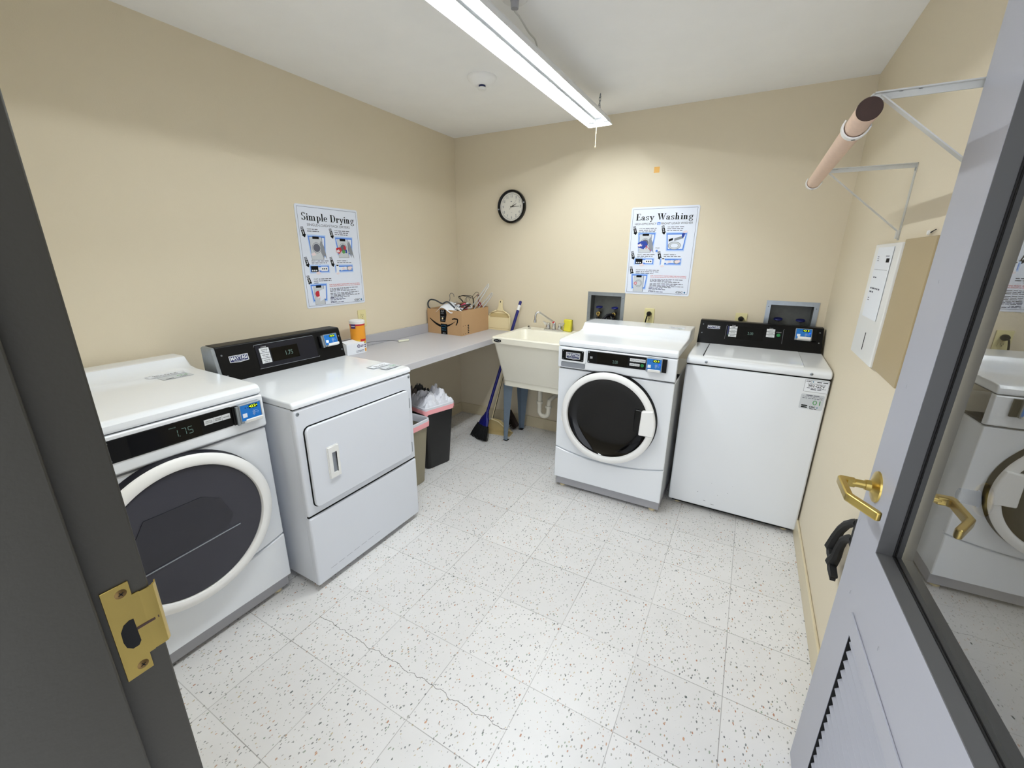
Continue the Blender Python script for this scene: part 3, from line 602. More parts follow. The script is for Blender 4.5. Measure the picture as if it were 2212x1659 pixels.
def card_reader(parent, x0, z0, x1, z1, y, num, blue_led=False, bracket='R', dep=.030):
    """payment reader standing off the panel; blue face, cupped white lip"""
    r = MB(); r.prism(rr(x0 - .004, z0 - .003, x1 + .004, z1 + .004, .004), 'y', y, y - dep, 'steel'); o = r.build('card_reader', parent, bevel=.0015)
    Yf = y - dep - .0005; w_ = x1 - x0; h = z1 - z0
    b = MB(); b.quad([(x0, Yf, z0 + h * .10), (x1, Yf, z0 + h * .10), (x1, Yf, z1), (x0, Yf, z1)], 'card_blue')
    for k in range(3):
        rad = (.10 + .045 * k) * w_
        b.tube([(x0 + w_ * .50 + rad * math.cos(R(a)), Yf - .0002, z0 + h * .45 + rad * math.sin(R(a))) for a in range(-50, 51, 10)], .0005, 'button', 4)
    b.tube([(x0 + w_ * (.66 + p), Yf - .0002, z0 + h * (.38 + q)) for p, q in ((0, .14), (.18, .0), (.22, .08), (.05, .22), (0, .14))], .0005, 'pale_blue', 4)
    b.quad([(x0 + w_ * .07, Yf - .0002, z0 + h * .28), (x0 + w_ * .29, Yf - .0002, z0 + h * .28), (x0 + w_ * .29, Yf - .0002, z0 + h * .52), (x0 + w_ * .07, Yf - .0002, z0 + h * .52)], 'paper')
    for q in (.22, .34): b.quad([(x0 + w_ * q, Yf - .0002, z0 + h * .80), (x0 + w_ * (q + .05), Yf - .0002, z0 + h * .80), (x0 + w_ * (q + .05), Yf - .0002, z0 + h * .86), (x0 + w_ * q, Yf - .0002, z0 + h * .86)], 'ink_navy')
    if blue_led: b.lathe([(0, .0), (.004, .0)], (x0 + w_ * .88, Yf - .0004, z0 + h * .62), (0, -1, 0), 'led_blue', 16)
    b.build('reader_face', o)
    d = MB(); d.quad([(x0 + w_ * .42, Yf - .0002, z1 - h * .26), (x0 + w_ * .86, Yf - .0002, z1 - h * .26), (x0 + w_ * .86, Yf - .0002, z1 - h * .04), (x0 + w_ * .42, Yf - .0002, z1 - h * .04)], 'ink_green' if False else 'ink')
    put_text(d, num, x0 + w_ * .50, z1 - h * .22, w_ * .28, h * .15, Yf - .0005, 'led', .0)
    for q in (.44, .80): d.tube([(x0 + w_ * q, Yf - .0005, z1 - h * .16), (x0 + w_ * (q + .03), Yf - .0005, z1 - h * .10), (x0 + w_ * (q + .05), Yf - .0005, z1 - h * .18)], .0006, 'led', 4)
    d.build('reader_display', o)
    l = MB(); l.prism([(Yf + .004, z0 - .004), (Yf - .012, z0), (Yf - .015, z0 + h * .20), (Yf - .010, z0 + h * .23), (Yf - .008, z0 + h * .08), (Yf + .004, z0 + h * .06)], 'x', x0 + w_ * .12, x1 - w_ * .02, 'white_pl'); l.build('card_slot_lip', o, bevel=.002)
    s_ = MB()
    if bracket == 'R': s_.box((x1 + .004, y - .0005, z0 - .002), (x1 + .026, y - .010, z1 + .002), 'black')
    else: s_.box((x0 - .022, y - .0005, z0 - .004), (x0 - .004, y - .010, z1 + .002), 'black'); s_.box((x0 - .014, y - .010, z0 - .006), (x0 - .004, y - .020, z1), 'steel')
    s_.build('reader_bracket', o, bevel=.001)
def screw(b, x, z, y, r=.005, m='steel'):
    b.lathe([(0, .0028), (r * .6, .0024), (r, .0004), (r, 0)], (x, y, z), (0, -1, 0), m, 16)
    b.quad([(x - r * .6, y - .003, z - r * .12), (x + r * .6, y - .003, z - r * .12), (x + r * .6, y - .003, z + r * .12), (x - r * .6, y - .003, z + r * .12)], 'ink')
def feet(t, w_, D, h):
    for sx in (-1, 1):
        for sy in (-1, 1):
            b = MB(); b.lathe([(0, 0), (.017, 0), (.019, .004), (.016, .010), (.008, .012), (.008, h)], (sx * (w_ / 2 - .05), sy * (D / 2 - .05), 0), (0, 0, 1), 'cream', 20); b.build('foot', t)
def top_sticker(t, x, y, z, num, s=1.):
    """two asset stickers lying flat on a lid"""
    b = MB(); b.xf = Matrix.Translation((x, y, z)) @ Matrix.Rotation(-PI / 2, 4, 'X')
    b.prism(rr(0, 0, .115 * s, .052 * s, .003), 'y', 0, -.0003, 'paper'); 
    for a in ((.002, .002, .113, .003), (.002, .049, .113, .050), (.002, .002, .003, .050), (.112, .002, .113, .050)): b.quad([(a[0]*s, -.0005, a[1]*s), (a[2]*s, -.0005, a[1]*s), (a[2]*s, -.0005, a[3]*s), (a[0]*s, -.0005, a[3]*s)], 'ink_grey')
    put_text(b, 'CSC', .006 * s, .038 * s, .022 * s, .008 * s, -.0006, 'ink', .02); put_text(b, num, .020 * s, .015 * s, .075 * s, .015 * s, -.0006, 'ink', .0)
    dashes(b, .02 * s, .008 * s, .075 * s, .003 * s, -.0006, 'ink_grey', 4); b.build('asset_sticker', t)
    b = MB(); b.xf = Matrix.Translation((x + .02 * s, y - .060 * s, z)) @ Matrix.Rotation(-PI / 2, 4, 'X')
    b.prism(rr(0, 0, .095 * s, .052 * s, .005), 'y', 0, -.0003, 'pgrey'); put_text(b, {'982-GZW': '02', '982-GZX': '03', '982-GZY': '04'}.get(num, '01'), .052 * s, .020 * s, .032 * s, .018 * s, -.0006, 'ink_green', .0)
    put_text(b, 'CSC', .052 * s, .006 * s, .024 * s, .008 * s, -.0006, 'ink', .02); b.quad([(.010*s, -.0006, .006*s), (.034*s, -.0006, .006*s), (.034*s, -.0006, .012*s), (.010*s, -.0006, .012*s)], 'ink')
    b.build('number_sticker', t)
def front_loader(name, label, cat, loc, rz, zt, seam, ringc, Ro, Ri, washer, riser_y):
    D = .68; w_ = .688; yf = -D / 2; x0 = -w_ / 2; x1 = w_ / 2
    t = thing(name, label, cat, loc, rz)
    lidb = zt - .040
    b = MB(); b.box((x0 + .004, yf + .016, .075), (x1 - .004, D / 2 - .01, seam), 'enamel')
    b.build('cabinet', t, bevel=.012, seg=3)
    b = MB(); b.box((x0 + .008, yf + .020, .020), (x1 - .008, D / 2 - .03, .085), 'plinth'); b.build('plinth', t, bevel=.003)
    feet(t, w_, D, .024)
    # lid with a rear splash riser
    b = MB(); yr = riser_y; zz = zt
    pr = [(yf - .002, lidb), (yf - .006, lidb + .012), (yf - .004, zt - .014), (yf + .006, zt - .004), (yf + .020, zz), (yr - .10, zz + .001), (yr - .045, zz + .008), (yr - .018, zz + .030), (yr - .006, zz + .044), (yr + .010, zz + .047), (D / 2 - .02, zz + .045), (D / 2 - .02, lidb)]
    b.prism(pr, 'x', x0, x1, 'enamel'); lid = b.build('lid', t, bevel=.007, seg=3)
    b = MB(); b.box((x0 + .006, yf + .008, lidb - .003), (x1 - .006, D / 2 - .03, lidb + .004), 'gap'); b.build('lid_gap', t)
    # fascia
    b = MB(); b.prism([(yf - .002, seam + .006), (yf - .008, seam + .016), (yf - .007, lidb - .004), (yf + .03, lidb - .001), (yf + .03, seam)], 'x', x0 + .001, x1 - .001, 'enamel'); fas = b.build('control_fascia', t, bevel=.004)
    b = MB(); b.box((x0 + .006, yf + .018, seam - .002), (x1 - .006, yf + .2, seam + .005), 'gap'); b.build('fascia_gap', t)
    # front panel with curved lower edge, and kick panel under it
    ze, zc = (.296, .252)
    N = 20
    arc = [(x0 + .003 + (w_ - .006) * k / N, zc + (ze - zc) * abs(2 * k / N - 1) ** 2.2) for k in range(N + 1)]
    b = MB(); b.prism([(p[0], p[1] + .004) for p in arc] + [(x1 - .003, seam - .004), (x0 + .003, seam - .004)], 'y', yf + .004, yf + .03, 'enamel'); b.build('front_panel', t, bevel=.004)
    b = MB(); b.prism([(x0 + .003, .078), (x1 - .003, .078)] + [(p[0], p[1] - .002) for p in arc[::-1]], 'y', yf, yf + .03, 'enamel'); b.build('kick_panel', t, bevel=.005)
    # door
    cx, cz = ringc; C_ = (cx, yf, cz)
    b = MB(); b.lathe([(Ro + .004, .0), (Ro + .002, .004), (Ro - .006, .030), (Ro - .03, .031)], (cx, yf + .0, cz), (0, -1, 0), 'black' if washer else 'black2', 96); sh = b.build('door_shell', t)
    b = MB(); y1 = .030
    b.lathe([(Ro - .003, y1), (Ro, y1 + .003), (Ro - .001, y1 + .010), (Ro - .006, y1 + .015), (Ro - .020, y1 + .019), (Ri + .010, y1 + .0205), (Ri + .003, y1 + .017), (Ri, y1 + .010), (Ri - .002, .01)], (cx, yf, cz), (0, -1, 0), 'ring', 96)
    ring = b.build('door_ring', t)
    b = MB()
    if washer: b.lathe([(Ri, .030), (Ri - .01, .020), (Ri - .06, .008), (Ri * .45, .002), (0, .0)], (cx, yf - .004, cz), (0, -1, 0), 'dark_glass', 96)
    else: b.lathe([(Ri, .036), (Ri - .004, .040), (Ri - .04, .041), (0, .044)], (cx, yf, cz), (0, -1, 0), 'dark_glass2', 96)
    gl = b.build('door_glass', t)
    if not washer:   # diagonal reflection painted as a pale line on the glass, darker drum shape above
        b = MB(); b.prism([(cx - Ri * .93, cz - .075), (cx + Ri * .62, cz - .055), (cx + Ri * .62, cz - .052), (cx - Ri * .93, cz - .072)], 'y', yf - .0425, yf - .0455, 'pgrey2'); b.build('reflection_line', gl)
        b = MB(); b.prism([(cx - Ri * .93, cz - .066), (cx + Ri * .45, cz - .044), (cx + Ri * .55, cz + .0), (cx + Ri * .42, cz + .085), (cx + Ri * .2, cz + .12), (cx - Ri * .5, cz + .12)], 'y', yf - .0425, yf - .0445, 'drum', ); b.build('drum_opening', gl)
    if washer:
        b = MB(); a = R(16); pts = []
        for k in range(9):
            q = -a + .03 + 2 * a * k / 8; pts.append((cx + (Ro + .001) * math.cos(q + .06), cz + (Ro + .001) * math.sin(q + .06)))
        pts += [(cx + Ri - .040, cz + .094), (cx + Ri - .046, cz - .054)]
        b.prism(pts, 'y', yf - .030, yf - .058, 'ring'); b.build('door_handle', ring, bevel=.007, seg=3)
        b = MB(); b.box((cx + Ri - .085, yf - .022, cz - .05), (cx + Ri - .036, yf - .010, cz + .085), 'gloss_black'); b.build('handle_recess', ring, bevel=.01)
        b = MB(); b.box((cx - Ro - .006, yf - .028, cz - .07), (cx - Ro + .004, yf - .002, cz - .04), 'ring'); b.build('hinge', ring, bevel=.002)
    else:
        b = MB(); b.prism(rr(cx - Ro + .004, cz - .07, cx - Ro + .05, cz + .07, .02), 'y', yf - .030, yf - .060, 'ring'); b.build('door_handle', ring, bevel=.006)
    if washer:   # detergent drawer
        dx0, dx1, dz0, dz1 = -.328, -.164, seam + .046, lidb - .008
        b = MB(); b.prism(rr(dx0, dz0, dx1, dz1, .012), 'y', yf - .006, yf - .015, 'enamel'); dd = b.build('detergent_drawer', t, bevel=.003)
        b = MB(); b.prism(rr(dx0 + .012, dz0 + .012, dx1 - .014, dz1 - .010, .005), 'y', yf - .0145, yf - .0165, 'black'); 
        logo(b, -.289, dz0 + .020, -.200, dz1 - .024, yf - .0170)
        for x, z in ((dx0 + .02, dz1 - .017), (dx0 + .02, dz0 + .019), (dx1 - .022, dz1 - .017), (dx1 - .022, dz0 + .019)): screw(b, x, z, yf - .0165, .0035)
        b.build('name_plate', dd)
        b = MB(); b.prism(rr(dx0 + .006, dz0 - .032, dx1 - .004, dz0 - .002, .008), 'y', yf - .0080, yf - .0095, 'pgrey2'); b.build('drawer_grip', dd)
    px0, px1, pz0, pz1 = (-.156, .196, lidb - .083, lidb - .011) if washer else (-.150, .222, lidb - .092, lidb - .017)
    b = MB(); b.prism(rr(px0, pz0, px1, pz1, .006), 'y', yf - .006, yf - .0105, 'black'); pn = b.build('control_panel', t, bevel=.001)
    yp = yf - .0108
    b = MB()
    if washer: b.quad([(-.098, yp, pz0 + .006), (.080, yp, pz0 + .006), (.080, yp, pz1 - .003), (-.098, yp, pz1 - .003)], 'gloss_black')
    else: b.quad([(-.09, yp, pz0 + .004), (.115, yp, pz0 + .004), (.115, yp, pz1 - .004), (-.09, yp, pz1 - .004)], 'gloss_black')
    disp = b.build('display_window', pn)
    b = MB()
    if washer:
        put_text(b, '7.00' if False else '2.00', -.005, pz0 + .016, .030, .018, yp - .0004, 'led_dim')
        for q in range(3): b.quad([(-.140, yp - .0003, pz0 + .028 + q * .005), (-.125, yp - .0003, pz0 + .028 + q * .005), (-.125, yp - .0003, pz0 + .0305 + q * .005), (-.140, yp - .0003, pz0 + .0305 + q * .005)], 'pgrey')
    else:
        seg = lambda x, z, h, on: [b.quad([(x + p[0] * h, yp - .0004, z + p[1] * h), (x + p[2] * h, yp - .0004, z + p[1] * h), (x + p[2] * h, yp - .0004, z + p[3] * h), (x + p[0] * h, yp - .0004, z + p[3] * h)], 'led_dim') for s_, p in dict(a=(.08, .92, .5, 1.0), b=(.5, .54, .57, .94), c=(.5, .06, .57, .46), d=(.08, 0, .5, .08), e=(0, .06, .07, .46), f=(0, .54, .07, .94), g=(.08, .46, .5, .54)).items() if s_ in on]
        seg(.028, pz0 + .022, .026, 'bc'); b.quad([(.0455, yp-.0004, pz0+.022), (.048, yp-.0004, pz0+.022), (.048, yp-.0004, pz0+.0245), (.0455, yp-.0004, pz0+.0245)], 'led_dim'); seg(.053, pz0 + .022, .026, 'abc'); seg(.073, pz0 + .022, .026, 'afgcd')
        put_text(b, 'PRICE', .020, pz0 + .056, .020, .004, yp - .0004, 'led_dim')
    b.build('display_digits', disp)
    if washer:
        cells = [(.092, .120, pz1 - .031, pz1 - .013), (.121, .149, pz1 - .031, pz1 - .013), (.150, .178, pz1 - .031, pz1 - .013), (.092, .119, pz0 + .017, pz0 + .031), (.120, .148, pz0 + .017, pz0 + .031)]; words = ['WHITES', 'COLORS', 'BRIGHTS', 'PERM', 'DELICATE']
    else:
        cells = [(.125, .155, pz0 + .033, pz0 + .053), (.156, .184, pz0 + .033, pz0 + .053), (.185, .213, pz0 + .033, pz0 + .053)]; words = ['WHITES &|COLORS', 'PERM|PRESS', 'DELICATES']
    for (a, c, e, f), wd in zip(cells, words):
        b = MB(); b.prism(rr(a, e, c, f, .001, 2), 'y', yp, yp - .0015, 'button'); ls = wd.split('|')
        for i, q in enumerate(ls):
            hh = .0032; put_text(b, q, a + .004, (e + f) / 2 + (len(ls) - 1) * .0028 - i * .0056 - hh / 2, (c - a) - .008, hh, yp - .0018, 'ink', .02)
        b.build('cycle_button', pn)
    if washer:
        b = MB(); b.lathe([(0, .0025), (.009, .0022), (.0095, 0)], (.162, yp, pz0 + .024), (0, -1, 0), 'green', 24); b.build('start_button', pn)
    for z in (pz0 + .008, pz1 - .008): b = MB(); screw(b, px0 + .008, z, yp, .0045); b.build('panel_screw', pn)
    if washer: card_reader(t, .190, lidb - .080, .266, lidb - .010, yf - .010, '01', True, 'R', .022)
    else: card_reader(t, .243, lidb - .088, .318, lidb - .020, yf - .007, '02', False, 'L', .022)
    return t, D
A, DA = front_loader('front_load_washer', 'white front-loading washer with round black door glass next to the utility sink', 'washing machine', (1.7135, -.850 + .34, 0), 0, 1.005, .826, (-.010, .562), .283, .243, True, .10)
top_sticker(A, .195, .165, 1.0515 + .0, '982-GZW', .9)
D1, _ = front_loader('front_load_dryer', 'large white front-loading dryer nearest the doorway with smoky round door', 'dryer', (.692 - .34, -2.628, 0), PI / 2, .988, .806, (.006, .527), .288, .246, False, .22)
top_sticker(D1, .150, .085, .9900, '982-GZX', 1.15)
# ---- top load washer against the right wall
t = thing('top_load_washer', 'white top-loading washer with black rear console in the right corner', 'washing machine', (2.418, -.365, 0), 0)
w_, D = .676, .60; yf = -.305; x0, x1 = -w_ / 2, w_ / 2
b = MB(); b.box((x0, yf, .032), (x1, D / 2 - .01, .902), 'enamel'); b.build('cabinet', t, bevel=.010, seg=3)
b = MB(); b.box((x0 + .02, yf + .03, .012), (x1 - .02, D / 2 - .03, .034), 'gap'); b.build('base_frame', t)
feet(t, w_, D, .03)
b = MB(); b.box((x0 + .004, yf + .006, .898), (x1 - .004, D / 2 - .02, .910), 'gap'); b.build('top_gap', t)
b = MB(); b.prism([(yf - .004, .908), (yf - .006, .935), (yf + .012, .947), (yf + .05, .952), (.16, .957), (D / 2 - .01, .957), (D / 2 - .01, .908)], 'x', x0 - .001, x1 + .001, 'enamel'); tp = b.build('top_panel', t, bevel=.009, seg=3)
b = MB(); b.prism([(yf + .028, .949), (yf + .045, .9575), (.095, .9625), (.098, .957), (.09, .94)], 'x', -.255, .220, 'enamel'); ld = b.build('lid', t, bevel=.006)
b = MB(); b.box((-.259, yf + .040, .9525), (-.255, .095, .9585), 'ink'); b.build('lid_gap', ld)
for x in (-.235, .252): b = MB(); screw(b, x, .927, yf - .006, .0075); b.build('top_screw', t)
b = MB(); P = [(.120, .952), (.205, 1.092), (.216, 1.094), (.262, 1.094), (.262, .952)]
b.prism(P, 'x', x0 + .002, x1 - .006, 'black'); co = b.build('console', t, bevel=.003)
sl = math.atan2(.205 - .120, 1.092 - .952); Mx = Matrix.Translation((0, .120, .952)) @ Matrix.Rotation(-sl, 4, 'X')  # panel plane
CL = math.hypot(.085, .140)
def panel_mb():
    b = MB(); b.xf = Matrix.Translation((0, .120, .952)) @ Matrix.Rotation(-sl, 4, 'X'); return b
b = panel_mb(); b.quad([(x0 + .012, -.0012, .004), (x1 - .014, -.0012, .004), (x1 - .014, -.0012, CL - .006), (x0 + .012, -.0012, CL - .006)], 'gloss_black' if False else 'black'); b.build('console_face', co)
b = panel_mb(); logo(b, -.288, .105, -.215, .129, -.002); b.build('name_badge', co)
b = panel_mb()
for x in (-.178, .132): b.tube([(x, -.0015, .045), (x, -.0015, .135), (x + .004, -.0015, .140)], .0008, 'pgrey2', 4)
b.build('panel_line', co)
for grp, xx, ws, hd in ((0, -.160, ('NORMAL', 'PERM PRESS', 'DELICATES', 'BRIGHTS'), 'CYCLES'), (1, .045, ('HOT', 'WARM', 'COLD'), 'OPTIONS')):
    b = panel_mb(); put_text(b, hd, xx + .012, .138, .020, .004, -.002, 'button', .02)
    if grp == 0: b.quad([(xx - .010, -.0018, .075), (xx - .003, -.0018, .075), (xx - .003, -.0018, .135), (xx - .010, -.0018, .135)], 'ink_navy'); b.quad([(xx - .003, -.0019, .069), (xx + .000, -.0019, .069), (xx + .000, -.0019, .080), (xx - .003, -.0019, .080)], 'green')
    b.build('button_heading', co)
    for i, s_ in enumerate(ws):
        b = panel_mb(); z = .118 - i * .0185; b.box((xx, -.001, z), (xx + .044, -.004, z + .0155), 'button'); put_text(b, s_, xx + .010, z + .0055, .024, .0042, -.0045, 'ink', .02); b.build('cycle_button', co)
b = panel_mb(); b.lathe([(0, .004), (.010, .0036), (.0105, 0)], (.109, -.001, .098), (0, -1, 0), 'green', 24); put_text(b, 'START', .097, .114, .026, .0055, -.002, 'button'); b.build('start_button', co)
b = panel_mb(); b.box((-.115, -.0013, .05), (.03, -.0016, .135), 'gloss_black'); put_text(b, '2.00', -.055, .085, .03, .018, -.0022, 'led_dim'); b.build('display_window', co)
for x, z in ((x0 + .022, .135), (x0 + .022, .075), (x1 - .024, .135), (x1 - .024, .07)):
    b = panel_mb(); screw(b, x, z, -.001, .004); b.build('console_screw', co)
e = bpy.data.objects.new('reader_mount', None); S.collection.objects.link(e)
def reader_on(t, M4, *a, **k):
    """build the reader in panel coordinates: an upright reader baked through M4"""
    before = set(S.objects); card_reader(t, *a, **k)
    for o in set(S.objects) - before:
        if o.type == 'MESH': o.data.transform(M4)
bpy.data.objects.remove(e)
reader_on(t, Matrix.Translation((0, .120, .952)) @ Matrix.Rotation(-sl, 4, 'X'), .196, .078, .272, .146, -.001, '01', True, 'R', .012)
# stickers on the front
b = MB(); b.prism(rr(.232, .833, .335, .897, .004), 'y', yf, yf - .0005, 'paper')
Yq = yf - .0008
for a in ((.233, .834, .334, .835), (.233, .895, .334, .896), (.233, .834, .234, .896), (.333, .834, .334, .896)): b.quad([(a[0], Yq, a[1]), (a[2], Yq, a[1]), (a[2], Yq, a[3]), (a[0], Yq, a[3])], 'ink')
put_text(b, 'CSC', .238, .885, .024, .007, Yq, 'ink', .04); b.quad([(.264, Yq, .888), (.267, Yq, .892), (.270, Yq, .888), (.267, Yq, .884)], 'ink_teal'); dashes(b, .283, .886, .045, .004, Yq, 'ink', 5)
put_text(b, '982-GZV', .249, .860, .070, .014, Yq, 'ink', .01); put_text(b, '1.877.264.6622', .262, .846, .045, .004, Yq, 'ink_grey') if False else dashes(b, .262, .846, .045, .004, Yq, 'ink_grey', 6)
dashes(b, .245, .877, .078, .002, Yq, 'ink_grey', 8); dashes(b, .245, .853, .078, .003, Yq, 'ink_grey', 9); b.build('asset_sticker', t)
b = MB(); b.prism(rr(.228, .742, .328, .822, .008), 'y', yf, yf - .0005, 'pgrey')
put_text(b, '01', .283, .768, .032, .024, Yq, 'ink_green', .0); put_text(b, 'CSC', .272, .751, .026, .009, Yq, 'ink', .04); b.quad([(.303, Yq, .755), (.306, Yq, .760), (.309, Yq, .755), (.306, Yq, .751)], 'ink_teal')
for z in (.748, .757): b.prism(rr(.238, z, .264, z + .0065, .002, 2), 'y', Yq + .0002, Yq, 'ink')
dashes(b, .25, .814, .055, .004, Yq, 'ink_grey', 2); dashes(b, .236, .808, .085, .002, Yq, 'ink_grey', 3); dashes(b, .236, .799, .085, .003, Yq, 'ink_grey', 4); dashes(b, .275, .745, .03, .003, Yq, 'ink', 5)
b.build('number_sticker', t)
b = MB()
for x, z, l in ((-.18, .125, .006), (-.02, .16, .004), (-.07, .13, .003), (-.14, .075, .012), (-.10, .062, .02), (.0, .21, .002), (-.11, .2, .002)): b.quad([(x, yf - .0004, z), (x + l, yf - .0004, z - .001), (x + l, yf - .0004, z + .001), (x, yf - .0004, z + .0015)], 'ink_grey')
b.build('scuff_mark', t)
# ---- wide dryer with rectangular door
t = thing('top_console_dryer', 'white dryer with square flush door and black top console beside the counter', 'dryer', (.4775, -1.905, 0), PI / 2)
w_, D = .682, .685; yf = -D / 2; x0, x1 = -w_ / 2, w_ / 2
b = MB(); b.box((x0 + .003, yf + .016, .030), (x1 - .003, D / 2 - .01, .884), 'enamel2'); b.build('cabinet', t, bevel=.008, seg=3)
feet(t, w_, D, .03)
b = MB(); b.prism([(yf + .0, .884), (yf - .004, .890), (yf - .003, .905), (yf + .012, .914), (D / 2 - .13, .918), (D / 2 - .01, .918), (D / 2 - .01, .884)], 'x', x0, x1, 'enamel'); b.build('top_panel', t, bevel=.007, seg=3)
b = MB(); b.box((x0 + .006, yf + .008, .878), (x1 - .006, D / 2 - .02, .886), 'gap'); b.build('top_gap', t)
b = MB(); b.box((x0 + .002, yf, .388), (x1 - .002, yf + .03, .880), 'enamel2'); fp = b.build('front_panel', t, bevel=.008, seg=3)
b = MB(); b.box((x0 + .002, yf - .002, .028), (x1 - .002, yf + .03, .380), 'enamel2'); lp = b.build('lower_panel', t, bevel=.008, seg=3)
b = MB(); b.box((x0 + .006, yf + .006, .376), (x1 - .006, yf + .05, .392), 'gap'); b.build('panel_gap', t)
dx0, dx1, dz0, dz1 = -.305, .300, .424, .797
b = MB(); b.prism(rr(dx0 - .004, dz0 - .004, dx1 + .002, dz1 + .004, .028), 'y', yf + .0, yf - .0015, 'gap'); b.build('door_gasket', t)
b = MB(); b.prism(rr(dx0, dz0, dx1, dz1, .025, 8), 'y', yf - .0012, yf - .016, 'enamel2'); dd = b.build('door', t, bevel=.004, seg=3)
hx0, hx1, hz0, hz1 = -.226, -.166, .527, .680
b = MB(); yh = yf - .016
b.prism(rr(hx0, hz0, hx1, hz1, .005), 'y', yh, yh - .002, 'white_pl')
for a, c in (((hx0 + .004, yh - .002, hz0 + .004), (hx0 + .020, yh - .010, hz1 - .004)), ((hx1 - .016, yh - .002, hz0 + .004), (hx1 - .004, yh - .010, hz1 - .004)), ((hx0 + .02, yh - .002, hz1 - .030), (hx1 - .016, yh - .010, hz1 - .004)), ((hx0 + .02, yh - .002, hz0 + .004), (hx1 - .016, yh - .010, hz0 + .026))): b.box(a, c, 'white_pl')
b.box((hx0 + .020, yh - .0021, hz0 + .026), (hx1 - .016, yh - .0024, hz1 - .030), 'pgrey2')
b.build('door_handle', dd, bevel=.0012)
for z in (.722, .466):
    b = MB(); b.box((dx1 - .001, yf - .003, z - .028), (dx1 + .006, yf - .014, z + .028), 'steel'); b.build('hinge', t, bevel=.001)
for x in (x0 + .020, x1 - .018): b = MB(); screw(b, x, .862, yf, .008); b.build('panel_screw', t)
b = MB()
for k in range(7):
    x = -.27 + k * .045; z = .078 + k * .0015; b.quad([(x, yf - .0026, z), (x + .035, yf - .0026, z + .001), (x + .035, yf - .0026, z + .0022), (x, yf - .0026, z + .0012)], 'ink_grey')
b.build('scuff_mark', lp)
# console: lower front edge at world x=.328, top at x=.300
yb = -(.328 - .4775); yt = -(.292 - .4775)
b = MB(); b.prism([(yb, .917), (yt, 1.072), (yt + .006, 1.078), (.262, 1.080), (.275, 1.07), (.275, .917)], 'x', x0 + .016, x1 - .004, 'black'); co = b.build('console', t, bevel=.002)
b = MB(); b.prism([(yb + .003, .917), (yt + .003, 1.071), (yt + .009, 1.076), (.262, 1.078), (.275, 1.07), (.275, .917)], 'x', x0, x0 + .016, 'steel'); b.build('console_end_cap', t, bevel=.002)
sl2 = math.atan2(yt - yb, 1.072 - .917); M2 = Matrix.Translation((0, yb, .917)) @ Matrix.Rotation(-sl2, 4, 'X'); CL = math.hypot(yt - yb, .155)
def pm():
    b = MB(); b.xf = M2; return b
b = pm(); logo(b, -.281, .082, -.195, .116, -.0015); b.build('name_badge', co)
b = pm(); b.box((-.155, -.0, .030), (.165, -.0016, .142), 'black2'); b.build('control_panel', co, bevel=.0)
b = pm()
for P in (((-.158, .03), (.170, .028), (.172, .032)), ((-.160, .138), (-.158, .146), (.158, .146), (.160, .142))): b.tube([(x, -.0015, z) for x, z in P], .0011, 'pgrey2', 4)
b.build('panel_line', co)
b = pm(); b.box((-.085, -.001, .052), (.060, -.0022, .118), 'gloss_black'); put_text(b, '1.75', -.012, .072, .038, .022, -.003, 'led_dim'); b.build('display_window', co)
b = pm(); put_text(b, 'CYCLES', -.128, .129, .026, .005, -.002, 'button', .02); b.build('button_heading', co)
for i, s_ in enumerate(('WHITES', 'PERM PRESS', 'DELICATES')):
    b = pm(); z = .103 - i * .0255; b.box((-.140, -.0015, z), (-.093, -.0045, z + .0235), 'button'); put_text(b, s_, -.133, z + .012, .033, .005, -.005, 'ink', .02); dashes(b, -.130, z + .005, .026, .0025, -.005, 'ink_grey', i); b.build('cycle_button', co)
for x, z in ((x0 + .034, .125), (x0 + .034, .030), (x1 - .018, .118), (x1 - .018, .040)):
    b = pm(); screw(b, x, z, -.0005, .004); b.build('console_screw', co)
reader_on(t, M2, .210, .074, .290, .134, -.001, '03', False, 'L', .024)
top_sticker(t, .20, -.225, .9186, '982-GZY', 1.1)
# ---------------------------------------------------------------- utility sink
sk = thing('utility_sink', 'cream plastic laundry tub on grey steel legs between counter and washer', 'sink', (1.0, -.30, 0))
X0, X1, Y0, Y1 = -.290, .290, -.283, .290   # rim extents
def frustum(mb, a, b_, m, flip=False):
    """a,b_: (x0,y0,x1,y1,z) rings joined by four walls"""
    def ring(q): return [(q[0], q[1], q[4]), (q[2], q[1], q[4]), (q[2], q[3], q[4]), (q[0], q[3], q[4])]
    V = ring(a) + ring(b_); mb.add(V, [(0, 1, 5, 4), (1, 2, 6, 5), (2, 3, 7, 6), (3, 0, 4, 7)], m)
def rring(x0, y0, x1, y1, z, r): return [(p[0], p[1], z) for p in rr(x0, y0, x1, y1, r, 5)]
def loft(mb, rings, m, cap=None):
    n = len(rings[0]); V = [p for r_ in rings for p in r_]; F = []
    for i in range(len(rings) - 1):
        for k in range(n): F.append((i * n + k, i * n + (k + 1) % n, (i + 1) * n + (k + 1) % n, (i + 1) * n + k))
    if cap: F.append(tuple((len(rings) - 1) * n + k for k in range(n)))
    mb.add(V, F, m, True)
b = MB()
